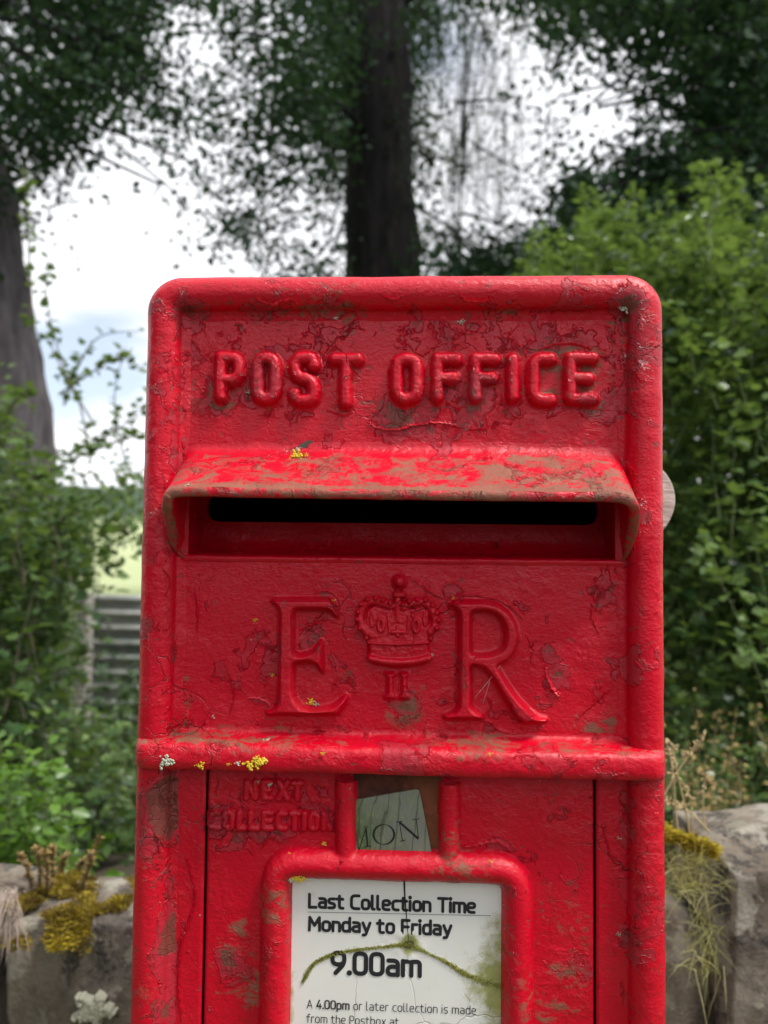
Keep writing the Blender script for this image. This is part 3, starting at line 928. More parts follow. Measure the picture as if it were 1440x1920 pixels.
def tuft(parent, name, pts, nrm, length, mat, width=.0012, bend=.5, tint=None, kind='stuff'):
    """thin tapering blades, one per point"""
    pts = np.asarray(pts); n = len(pts); nrm = np.asarray(nrm); nrm = nrm / np.linalg.norm(nrm, axis=1)[:, None]
    L = np.broadcast_to(length, (n,))[:, None]
    side = np.cross(nrm, rng.normal(size=(n, 3))); side /= np.linalg.norm(side, axis=1)[:, None]
    g = np.array([0, 0, -1.0])
    p0 = pts; p1 = pts + nrm * L * .5 + g * L * bend * .12; p2 = pts + nrm * L * .9 + g * L * bend * .5
    wv = np.broadcast_to(width, (n,))[:, None] * side
    V = np.stack([p0 - wv, p0 + wv, p1 - wv * .8, p1 + wv * .8, p2], 1).reshape(-1, 3)
    b = np.arange(n)[:, None] * 5
    F = [tuple(f) for f in np.concatenate([b + np.array([[0, 1, 3]]), b + np.array([[0, 3, 2]]), b + np.array([[2, 3, 4]])])]
    tn = rng.uniform(0, 1, n) if tint is None else tint
    return obj(name, V, np.array(F), mat, parent, {'tint': np.repeat(tn, 5)}, True, kind=kind)


# moss cushion on the left stone
c0 = P(110, 1688, .36)
n = 20000
xx = rng.uniform(sx(-60), sx(232), n); yy = rng.uniform(.325, .43, n)
edge = fbm(np.stack([xx * 22, yy * 22, xx * 0], 1), 3)
hgt = np.clip(.0070 + .019 * edge - .10 * np.abs(xx - c0[0]) ** 1.3, 0.0, .05) * sstep(xx, sx(-70), sx(-10)) * sstep(-xx, -sx(235), -sx(195))
zz = zL - .005 + hgt * rng.uniform(.2, 1, n)
front = np.clip((.345 - yy) / .02, 0, 1)
zz -= front * (.014 + .012 * (edge + .5))
m_ = hgt > .004
pts = np.stack([xx, yy, zz], 1)[m_]
tn = np.clip(.24 + .7 * front[m_] * (fbm(pts * 40, 2) > -.05) * sstep(pts[:, 0], sx(60), sx(120)) + rng.normal(0, .14, m_.sum()) + .5 * fbm(pts * 60, 2), 0, 1)
nr = np.stack([rng.normal(0, .6, m_.sum()), -.5 - front[m_] + rng.normal(0, .4, m_.sum()), np.full(m_.sum(), .8)], 1)
t = empty('moss_cushion', (c0[0], .4, zL)); tag(t, 'yellow and brown moss cushion spilling over the left stone', 'moss')
tuft(t, 'moss_fronds', pts, nr, rng.uniform(.004, .010, len(pts)), MOSS, .0009, .3, tn)
reparent(t)
# stonecrop sprigs standing on the moss
for i, (bx, by, tx, ty) in enumerate([(60, 1650, 36, 1602), (75, 1650, 68, 1590), (95, 1650, 97, 1588), (105, 1650, 122, 1604), (125, 1655, 158, 1610), (140, 1655, 188, 1568), (150, 1660, 172, 1600), (88, 1652, 84, 1596)]):
    D = random.uniform(.36, .46)
    t = empty('stonecrop_sprig', P(bx, by + 14, D))
    tag(t, ['short orange brown stonecrop sprig leaning left, leftmost on the moss', 'upright brown stonecrop sprig, second from the left on the moss', 'straight fuzzy stonecrop sprig at the middle of the group on the moss', 'stonecrop sprig leaning slightly right beside the straight middle one', 'curved stonecrop sprig left of the tallest leaning one', 'tallest stonecrop sprig, leaning far right with a rounded tip', 'short stonecrop sprig under the tallest leaning one', 'smallest stonecrop sprig close left of the straight middle one'][i], 'plant', 'stonecrop sprigs on the mossy stone')
    p = spl([P(bx, by + 14, D), P((bx + tx) / 2 + 3, (by + ty) / 2 + 6, D), P(tx, ty, D)], 16)
    bf = Buf(); bf.tube(p, np.linspace(.0014, .001, 16), 5); bf.make('stem', TWIG, t)
    k_ = 90
    q = p[np.minimum((rng.uniform(0, 1, k_) ** .8 * 15).astype(int), 15)]; a_ = rng.uniform(0, 6.28, k_)
    foliage(t, LEAF_RHOMB, q, rotm(a_, rng.uniform(.1, 1.1, k_), rng.normal(0, .3, k_)), rng.uniform(.004, .008, k_), rng.beta(2, 2, k_), SEDUM, 0, stuff='needles')
    reparent(t)
# twigs and straw hanging at the far left
t = empty('straw_tuft', P(15, 1720, .33)); tag(t, 'dead grey straw hanging over the stone edge at far left', 'dry grass')
k_ = 160
pts = np.array([P(random.uniform(-20, 35), random.uniform(1660, 1740), random.uniform(.30, .34)) for _ in range(k_)])
tuft(t, 'straw', pts, np.stack([rng.normal(0, .2, k_), rng.normal(-.3, .2, k_), rng.normal(-.6, .7, k_)], 1), rng.uniform(.015, .045, k_), simple('grey_straw', (.36, .29, .24), .9), .0005, .9)
reparent(t)
# moss on the right stone, grass growing from the joint
t = empty('yellow_moss_patch', P(1290, 1570, .35)); tag(t, 'bright yellow moss along the sloping top of the right stone', 'moss')
k_ = 7000
px_ = rng.uniform(1236, 1345, k_)
py_ = 1562 + (px_ - 1240) * .34 + rng.normal(0, 6, k_)
pts = np.array([P(a, b, c) for a, b, c in zip(px_, py_, rng.uniform(.31, .36, k_))])
tuft(t, 'moss_fronds', pts, np.stack([rng.normal(0, .6, k_), rng.normal(-.7, .4, k_), np.full(k_, .6)], 1), rng.uniform(.003, .008, k_), MOSS, .0008, .3, np.clip(rng.normal(.62, .25, k_), 0, 1))
reparent(t)
t = empty('grass_clump', P(1300, 1700, .33)); tag(t, 'thin grass clump with pale stems growing from the joint between right stones', 'grass')
k_ = 200
px_ = rng.normal(1312, 16, k_); py_ = rng.uniform(1600, 1830, k_)
px_ = px_ + (py_ - 1700) * .10
pts = np.array([P(a, b, c) for a, b, c in zip(px_, py_, rng.uniform(.29, .35, k_))])
tuft(t, 'blades', pts, np.stack([rng.normal(-.12, .35, k_), rng.normal(-.25, .2, k_), rng.uniform(-.6, 1.2, k_)], 1), rng.uniform(.02, .05, k_), GRASS, .00035, .5, rng.beta(2, 2, k_))
k_ = 420
px_ = rng.normal(1285, 28, k_); py_ = rng.uniform(1600, 1680, k_)
pts = np.array([P(a, b, c) for a, b, c in zip(px_, py_, rng.uniform(.30, .36, k_))])
tuft(t, 'short_blades', pts, np.stack([rng.normal(-.1, .5, k_), rng.normal(-.3, .3, k_), rng.uniform(0, 1.0, k_)], 1), rng.uniform(.012, .030, k_), GRASS, .00035, .5, rng.beta(3, 2, k_))
bf = Buf()
for path in [[(1300, 1660), (1272, 1560), (1262, 1450), (1248, 1385)], [(1305, 1640), (1290, 1540), (1268, 1440), (1262, 1400)], [(1330, 1560), (1290, 1520), (1245, 1502)],
             [(1240, 1500), (1275, 1440), (1320, 1380)], [(1322, 1555), (1318, 1500), (1324, 1450)], [(1310, 1680), (1300, 1600), (1296, 1510), (1280, 1470)]]:
    D = random.uniform(.33, .42)
    p = spl([P(x, y, D) for x, y in path], 16)
    bf.tube(p, np.linspace(.0011, .0006, 16), 5, cap=False)
    for q in p[9:]:
        for _ in range(3):
            d = rng.normal(size=3); d /= np.linalg.norm(d); e = q + d * .006
            bf.tube([q, (q + e) / 2 + d * .0005, e], [.0004, .0011, .0003], 4, cap=False)
bf.make('flower_stems', DRY, t, kind='stuff')
reparent(t)
# pale crustose lichen on the left stone
t = empty('pale_lichen', P(172, 1890, .335)); tag(t, 'pale grey lichen rosette low on the large left stone', 'lichen')
bf = Buf()
for _ in range(200):
    a_ = random.uniform(0, 6.28); r_ = random.random() ** .7 * (.75 + .3 * math.sin(a_ * 5 + 1))
    c = P(174 + 40 * r_ * math.cos(a_), 1895 + 34 * r_ * math.sin(a_), .330 + .004 * random.random())
    k_ = 7; rr_ = random.uniform(.0012, .0035)
    ring = [c + rr_ * random.uniform(.7, 1.2) * np.array([math.cos(2 * math.pi * j / k_), 0, math.sin(2 * math.pi * j / k_)]) + np.array([0, -.0015, 0]) for j in range(k_)]
    bf.add([c + np.array([0, -.004, 0])] + ring + [c + (q - c) * .8 + np.array([0, .01, 0]) for q in ring], [(0, 1 + (j + 1) % k_, 1 + j) for j in range(k_)] + [(1 + j, 1 + (j + 1) % k_, 1 + k_ + (j + 1) % k_, 1 + k_ + j) for j in range(k_)])
bf.make('lichen_lobes', LICH_G, t, kind='stuff')
reparent(t)

exec_box = True
# ================================================================== THE POST BOX
box = empty('post_box', (0, 0, TOP - .56))
tag(box, 'weathered red cast iron post box with royal cypher, crown and flaking paint', 'post box')
W2 = .1305
NB = 24


def poly_dist(X, Z, pts, closed=False):
    d = np.full(X.shape, 1e9); P0 = list(pts)
    if closed: P0 = P0 + [P0[0]]
    if len(P0) == 1: return np.hypot(X - P0[0][0], Z - P0[0][1])
    for (ax, az), (bx, bz) in zip(P0[:-1], P0[1:]):
        dx, dz = bx - ax, bz - az; L = dx * dx + dz * dz + 1e-18
        t = np.clip(((X - ax) * dx + (Z - az) * dz) / L, 0, 1)
        d = np.minimum(d, np.hypot(X - ax - t * dx, Z - az - t * dz))
    return d


def poly_in(X, Z, pts):
    ins = np.zeros(X.shape, bool); n = len(pts)
    for i in range(n):
        x1, z1 = pts[i]; x2, z2 = pts[i - 1]
        if z1 == z2: continue
        c = ((z1 > Z) != (z2 > Z)) & (X < (x2 - x1) * (Z - z1) / (z2 - z1) + x1)
        ins ^= c
    return ins


def fillet(pts, r, closed=False, k=6):
    pts = [np.array(p, float) for p in pts]; n = len(pts); res = []
    for i in range(n):
        if not closed and i in (0, n - 1): res.append(tuple(pts[i])); continue
        a, b, c = pts[i - 1], pts[i], pts[(i + 1) % n]
        la, lc = np.linalg.norm(a - b), np.linalg.norm(c - b)
        if la < 1e-9 or lc < 1e-9: res.append(tuple(b)); continue
        u, v = (a - b) / la, (c - b) / lc
        rr = min(r, la * (.5 if closed or i > 1 else 1), lc * (.5 if closed or i < n - 2 else 1))
        for s_ in np.linspace(0, 1, k):
            q = b + u * rr * (1 - s_) ** 2 + v * rr * s_ ** 2
            res.append(tuple(q))
    return res


def heightfield(name, x0, x1, z0, z1, res, fn, parent, mat=RED, base=0.0, cut=.00012, wear=None, dirt=None, drop=.0006, toe=0.0):
    nx = max(3, int(math.ceil((x1 - x0) / res)) + 1); nz = max(3, int(math.ceil((z1 - z0) / res)) + 1)
    xs = np.linspace(x0, x1, nx); zs = np.linspace(z0, z1, nz)
    X, Z = np.meshgrid(xs, zs, indexing='ij')
    H = fn(X, Z)
    ins = H > cut
    f = ins[:-1, :-1] | ins[1:, :-1] | ins[1:, 1:] | ins[:-1, 1:]
    Dt = dirt(X, Z) if dirt else np.zeros(X.shape)
    if toe > 0: Dt = Dt + toe * sstep(-H, -.0016, -.0004)
    Y = base - np.where(ins, H, -drop)
    idx = np.arange(nx * nz).reshape(nx, nz)
    F = np.stack([idx[:-1, :-1][f], idx[1:, :-1][f], idx[1:, 1:][f], idx[:-1, 1:][f]], 1)
    used = np.unique(F); mp_ = np.full(nx * nz, -1); mp_[used] = np.arange(len(used))
    V = np.stack([X.ravel(), Y.ravel(), Z.ravel()], 1)[used]
    F = mp_[F]
    at = {'wear': (wear(X, Z).ravel()[used] if wear else np.zeros(len(used))), 'dirt': Dt.ravel()[used]}
    return obj(name, V, F, mat, parent, at)


# ---- outer casing: the bead profile swept round the rounded rectangle
def casing():
    R = .0185; H = .56
    path = []; out2 = []
    def corner(cx, cz, a0):
        for s_ in np.linspace(0, 1, 14):
            a_ = a0 + s_ * math.pi / 2
            path.append((cx, cz, math.cos(a_), math.sin(a_)))
    # outer path as centre + direction*R, so that inward offsets are exact
    def line(xa, za, xb, zb, nx_, nz_, n):
        for s_ in np.linspace(0, 1, n)[1:-1]:
            path.append((xa + (xb - xa) * s_ - nx_ * R, za + (zb - za) * s_ - nz_ * R, nx_, nz_))
    corner(W2 - R, TOP - R, 0)
    line(W2 - R, TOP, -W2 + R, TOP, 0, 1, 150)
    corner(-W2 + R, TOP - R, math.pi / 2)
    line(-W2, TOP - R, -W2, TOP - H + R, -1, 0, 320)
    corner(-W2 + R, TOP - H + R, math.pi)
    line(-W2 + R, TOP - H, W2 - R, TOP - H, 0, -1, 100)
    corner(W2 - R, TOP - H + R, 1.5 * math.pi)
    line(W2, TOP - H + R, W2, TOP - R, 1, 0, 320)
    prof = [(0.004, .17), (0.0, .165), (0.0, .10), (0.0, .05), (0.0, .02), (0, .008), (0, .002)]
    for s_ in np.linspace(0, 1, 26):
        a_ = math.pi * s_
        prof.append((.0088 * (1 - math.cos(a_)), -.0092 * math.sin(a_) ** .85 - .0008 * s_))
    prof = prof[:-1]
    prof += [(.0180, -.0016), (.0190, -.0010), (.0205, -.0005), (.0220, -.0001), (.0228, .0004)]
    N = len(path); K = len(prof)
    V = np.zeros((N, K, 3)); wr = np.zeros((N, K)); dr = np.zeros((N, K))
    for j, (d, y) in enumerate(prof):
        for i, (cx, cz, nx_, nz_) in enumerate(path):
            r = R - d
            V[i, j] = (cx + nx_ * r, y, cz + nz_ * r)
            wr[i, j] = .35 * math.exp(-((d - .0175) / .004) ** 2) + .12
            dr[i, j] = (.35 if nz_ > .5 else .1) * math.exp(-((d - .018) / .003) ** 2)
    V = V.reshape(-1, 3)
    nz = fbm(V * 28, 3)
    V[:, 1] += nz * .0005
    V[:, 0] += np.sign(V[:, 0]) * fbm(V * 40 + 9, 3) * .00045
    V[:, 2] += (V[:, 2] > TOP - .03) * fbm(V * 40 + 19, 3) * .00045
    F = []
    for i in range(N):
        i2 = (i + 1) % N
        for j in range(K - 1): F.append((i * K + j, i * K + j + 1, i2 * K + j + 1, i2 * K + j))
    # closed back
    nb = len(V)
    F.append(tuple(i * K for i in range(N)))
    blob = 0
    for (px, py, r_, a_) in [(370, 590, 22, .8), (490, 585, 25, .7), (620, 590, 30, .7), (1165, 575, 26, 1.), (300, 800, 30, .6), (310, 1000, 30, .6), (1190, 960, 28, .8), (330, 870, 22, .7),
                             (1210, 680, 16, .8), (300, 1480, 25, .8), (330, 1520, 40, .9), (330, 1750, 26, .6), (1160, 1560, 22, .7), (1150, 1750, 20, .8), (280, 1880, 30, .7), (500, 545, 30, .4),
                             (900, 560, 30, .4), (1200, 600, 40, .45), (290, 1180, 24, .6)]:
        bx, bz = XZ(px, py); blob = blob + a_ * np.exp(-((V[:, 0] - bx) ** 2 + (V[:, 2] - bz) ** 2) / (2 * (r_ * .00027) ** 2))
    dd = np.zeros(len(V))
    for (px, py, r_, a_) in [(500, 545, 60, .7), (620, 590, 50, .8), (950, 590, 40, .8), (1200, 590, 40, .9), (310, 650, 60, .35), (320, 1000, 50, .5), (1200, 680, 50, .4), (1220, 1080, 20, .6),
                             (260, 1840, 50, 1.0), (280, 1650, 40, .5), (340, 1800, 40, .5), (1160, 1390, 30, .9)]:
        bx, bz = XZ(px, py); dd = dd + a_ * np.exp(-((V[:, 0] - bx) ** 2 + (V[:, 2] - bz) ** 2) / (2 * (r_ * .00027) ** 2))
    return obj('casing', V, F, RED, box, {'wear': wr.ravel() + blob * .8, 'dirt': dr.ravel() * .6 + dd * .5 - .05})


casing()

# ---- glyphs: centre lines in a cap-height-1 box
def cl(pts, r=.2): return fillet(pts, r, True)
def op(pts, r=.2): return fillet(pts, r, False)
def ell(cx, cz, rx, rz, k=24): return [(cx + rx * math.cos(2 * math.pi * i / k), cz + rz * math.sin(2 * math.pi * i / k)) for i in range(k)] + [(cx + rx, cz)]
xh = .70
bowl = cl([(0, 0), (.44, 0), (.44, xh), (0, xh)], .24); bowl = bowl + [bowl[0]]
G = {
    'L': (.44, [[(0, 1), (0, 0), (.44, 0)]]), 'T': (.56, [[(0, 1), (.56, 1)], [(.28, 1), (.28, 0)]]),
    'a': (.42, [op([(.03, xh), (.42, xh), (.42, 0)]), op([(.42, .40), (0, .40), (0, 0), (.42, 0.02)])]),
    's': (.38, [op([(.36, xh), (0, xh), (0, .37), (.38, .33), (.38, 0), (0, 0)], .17)]),
    't': (.34, [op([(.1, .93), (.1, 0), (.34, 0)], .15), [(-.06, xh), (.32, xh)]]),
    'C': (.5, [op([(.5, 1), (0, 1), (0, 0), (.5, 0)], .28)]), 'o': (.44, [bowl]), 'l': (.12, [op([(0, 1.03), (0, 0), (.13, 0)], .1)]),
    'e': (.43, [op([(0, .36), (.43, .36), (.43, xh), (0, xh), (0, 0), (.4, 0)], .22)]), 'c': (.36, [op([(.36, xh), (0, xh), (0, 0), (.36, 0)], .24)]),
    'i': (0.0, [[(0, xh), (0, 0)], [(0, 1.0)]]), 'n': (.42, [[(0, xh), (0, 0)], op([(0, xh - .03), (.42, xh), (.42, 0)], .22)]),
    'm': (.70, [[(0, xh), (0, 0)], op([(0, xh - .03), (.35, xh), (.35, 0)], .18), op([(.35, xh - .03), (.70, xh), (.70, 0)], .18)]),
    'M': (.66, [[(0, 0), (0.02, 1), (.33, .38), (.64, 1), (.66, 0)]]), 'd': (.44, [bowl, [(.44, 1.03), (.44, 0)]]),
    'y': (.44, [[(0, xh), (.23, 0.02)], op([(.46, xh), (.18, -.24), (0.02, -.24)], .1)]), 'F': (.44, [[(.44, 1), (0, 1), (0, 0)], [(0, .5), (.38, .5)]]),
    'r': (.26, [[(0, xh), (0, 0)], op([(0, xh - .12), (.06, xh), (.27, xh)], .1)]), '.': (0.0, [[(0, .02)]]),
    '9': (.5, [cl([(0, .42), (.5, .42), (.5, 1), (0, 1)], .28) + [cl([(0, .42), (.5, .42), (.5, 1), (0, 1)], .28)[0]], op([(.5, .7), (.49, .45), (.14, 0)], .2)]),
    '0': (.48, [cl([(0, 0), (.48, 0), (.48, 1), (0, 1)], .28) + [cl([(0, 0), (.48, 0), (.48, 1), (0, 1)], .28)[0]]]),
    'A': (.56, [[(0, 0), (.28, 1), (.56, 0)], [(.09, .3), (.47, .3)]]), '4': (.5, [[(.28, 1), (0, .25), (.5, .25)], [(.37, .55), (.37, 0)]]),
    'p': (.44, [bowl, [(0, xh), (0, -.27)]]), 'f': (.3, [op([(.32, 1.02), (.09, 1.02), (.09, 0)], .15), [(-.06, xh), (.28, xh)]]),
    'h': (.42, [[(0, 1.03), (0, 0)], op([(0, xh - .03), (.42, xh), (.42, 0)], .22)]), 'P': (.46, [op([(0, .42), (.46, .42), (.46, 1), (0, 1)], .24) + [(0, 0)]]),
    'b': (.44, [bowl, [(0, 1.03), (0, 0)]]), 'x': (.42, [[(0, xh), (.42, 0)], [(.42, xh), (0, 0)]]),
    'O': (.56, [cl([(0, 0), (.56, 0), (.56, 1), (0, 1)], .3) + [cl([(0, 0), (.56, 0), (.56, 1), (0, 1)], .3)[0]]]),
    'S': (.52, [op([(.5, .82), (.5, 1), (0, 1), (0, .56), (.52, .46), (.52, 0), (0, 0), (0, .16)], .22)]), 'I': (0.0, [[(0, 0), (0, 1)]]),
    'E': (.46, [[(.46, 1), (0, 1), (0, 0), (.46, 0)], [(0, .5), (.38, .5)]]), 'N': (.56, [[(0, 0), (0, 1), (.56, 0), (.56, 1)]]), 'X': (.52, [[(0, 0), (.52, 1)], [(0, 1), (.52, 0)]]),
}


def glyph_in(ch, ax, az, bx, bz):
    """strokes of a glyph stretched into a box of centre lines, world x and z"""
    wd, st = G[ch]
    wd = wd or 1e-6
    return [[(ax + (x / wd if wd > 1e-5 else .5) * (bx - ax), az + z * (bz - az)) for x, z in s] for s in st]


PXM = .000269
letters_sdf = []
# raised POST OFFICE
for ch, l, t_, r, b in [('P', 400, 657, 463, 757), ('O', 468, 657, 531, 762), ('S', 539, 657, 604, 765), ('T', 612, 660, 685, 768), ('O', 729, 660, 796, 762),
                        ('F', 806, 660, 869, 758), ('F', 877, 660, 941, 758), ('I', 947, 660, 975, 758), ('C', 985, 660, 1046, 765), ('E', 1055, 658, 1124, 762)]:
    i = 14
    ax, az = XZ(l + i, b - i, -.002); bx, bz = XZ(r - i, t_ + i, -.002)
    sts = glyph_in(ch, ax, az, bx, bz)
    if ch == 'I': sts = [[((ax + bx) / 2, az), ((ax + bx) / 2, bz)]]
    letters_sdf.append(sts)
    hw = .0036
    def fn(X, Z, sts=sts, hw=hw):
        d = np.min([poly_dist(X, Z, s) for s in sts], axis=0)
        d = d + .00055 * fbm(np.stack([X.ravel() * 220, Z.ravel() * 220, X.ravel() * 0], 1), 2).reshape(X.shape)
        return .0054 * np.clip(1 - (np.maximum(d, 0) / hw) ** 2.8, 0, 1) ** .6 + .0007 * np.clip(1 - (d - hw) / .0022, 0, 1) ** 2 * (d > hw * .9)
    heightfield('raised_letter', min(ax, bx) - .0065, max(ax, bx) + .0065, min(az, bz) - .0065, max(az, bz) + .0065, .0004, fn, box,
                wear=lambda X, Z: .12 + .55 * fbm(np.stack([X.ravel() * 60, Z.ravel() * 60, X.ravel() * 0], 1), 2).reshape(X.shape),
                dirt=lambda X, Z: np.full(X.shape, .0), cut=.0001, toe=.42)['label'] = 'raised letter %s of the words POST OFFICE' % ch


# NEXT COLLECTION, clogged with paint
nc = []
for ch, l, r, t_, b in [('N', 458, 484, 1461, 1499), ('E', 490, 512, 1461, 1499), ('X', 518, 544, 1461, 1500), ('T', 546, 570, 1463, 1500),
                        ('C', 391, 416, 1518, 1555), ('O', 418, 441, 1518, 1555), ('L', 444, 463, 1519, 1556), ('L', 466, 488, 1519, 1556), ('E', 491, 514, 1519, 1556),
                        ('C', 517, 540, 1520, 1556), ('T', 542, 564, 1520, 1557), ('I', 566, 576, 1520, 1557), ('O', 578, 600, 1521, 1557), ('N', 603, 625, 1521, 1557)]:
    i = 4.5
    ax, az = XZ(l + i, b - i, 0); bx, bz = XZ(r - i, t_ + i, 0)
    sts = glyph_in(ch, ax, az, bx, bz)
    if ch == 'I': sts = [[((ax + bx) / 2, az), ((ax + bx) / 2, bz)]]
    nc.append(sts)
    def fn(X, Z, sts=sts):
        d = np.min([poly_dist(X, Z, s) for s in sts], axis=0)
        d = d + .00025 * fbm(np.stack([X.ravel() * 400, Z.ravel() * 400, X.ravel() * 0], 1), 2).reshape(X.shape)
        return .0023 * np.sqrt(np.clip(1 - (np.maximum(d, 0) / .0017) ** 2.2, 0, 1)) + .0005 * np.clip(1 - (d - .0017) / .001, 0, 1) ** 2 * (d > .0015)
    heightfield('raised_letter', ax - .0028, bx + .0028, az - .0028, bz + .0028, .00026, fn, box, wear=lambda X, Z: np.full(X.shape, .15), cut=.0001)

# ---- cypher: E and R as bevelled solids
def outline(pts, ox, oy, sc): return [XZ(ox + x / sc, oy + y / sc, -.0015) for x, y in pts]


E_out = outline([(185, 200), (240, 140), (1000, 140), (1060, 190), (1120, 370), (1105, 428), (1050, 405), (985, 335), (900, 318), (540, 318), (528, 420), (528, 870), (600, 885), (760, 835),
                 (830, 740), (872, 690), (915, 750), (918, 1100), (893, 1160), (860, 1130), (800, 1045), (690, 1008), (535, 1030), (530, 1380), (560, 1500), (640, 1585), (800, 1610), (1000, 1570),
                 (1130, 1480), (1190, 1425), (1245, 1460), (1215, 1560), (1120, 1710), (140, 1712), (130, 1660), (240, 1610), (290, 1500), (305, 330), (265, 260)], 480, 1100, 7.11)
R_out = outline([(120, 215), (200, 150), (560, 150), (720, 190), (850, 290), (940, 440), (965, 600), (925, 760), (830, 880), (715, 925), (760, 1000), (850, 1150), (960, 1300), (1100, 1450),
                 (1200, 1525), (1300, 1545), (1280, 1595), (1000, 1605), (900, 1530), (780, 1330), (620, 1060), (530, 960), (410, 930), (412, 1400), (540, 1490), (552, 1562), (80, 1555),
                 (68, 1500), (190, 1445), (228, 1380), (238, 320), (200, 262)], 820, 1100, 6.26)
R_hole = outline([(413, 300), (600, 300), (700, 350), (765, 450), (780, 600), (740, 720), (600, 775), (413, 775)], 820, 1100, 6.26)
letters_sdf += [[E_out + [E_out[0]]], [R_out + [R_out[0]]]]


def solid_letter(outl, hole=None, hgt=.0062, bev=.0025):
    xs = [p[0] for p in outl]; zs = [p[1] for p in outl]
    o2 = fillet(outl, .0012, True, 4); h2 = fillet(hole, .002, True, 5) if hole else None
    def fn(X, Z):
        d = poly_dist(X, Z, o2, True) * np.where(poly_in(X, Z, o2), -1, 1)
        if h2:
            dh = poly_dist(X, Z, h2, True) * np.where(poly_in(X, Z, h2), -1, 1)
            d = np.maximum(d, -dh)
        t = np.clip(-d / bev, 0, 1)
        h = hgt * (1 - np.abs(1 - t) ** 1.35)
        return h + .0007 * np.clip(1 - d / .002, 0, 1) ** 2 * (d > 0) + .0007 * (d <= 0) * (1 - t * .6)
    return heightfield('raised_letter', min(xs) - .003, max(xs) + .003, min(zs) - .003, max(zs) + .003, .00042, fn, box,
                       wear=lambda X, Z: .1 + .6 * np.clip(fbm(np.stack([X.ravel() * 45, Z.ravel() * 45, X.ravel() * 0], 1), 2).reshape(X.shape), 0, 1), cut=.00006, toe=.16)


solid_letter(E_out)['label'] = 'large raised serif letter E left of the crown'
solid_letter(R_out, R_hole)['label'] = 'large raised serif letter R right of the crown'
# small II below the crown
for (a, b_) in ((560, 700), (745, 870)):
    m0 = (a + b_) / 2
    o_ = outline([(a, 1375), (b_, 1375), (b_ - 5, 1415), (m0 + 42, 1440), (m0 + 45, 1640), (b_, 1680), (b_ + 5, 1720), (a - 10, 1720), (a - 5, 1680), (m0 - 42, 1640), (m0 - 40, 1440), (a + 5, 1415)], 640, 1060, 6.857)
    solid_letter(o_, None, .0024, .0014)['label'] = 'small raised numeral stroke below the crown'


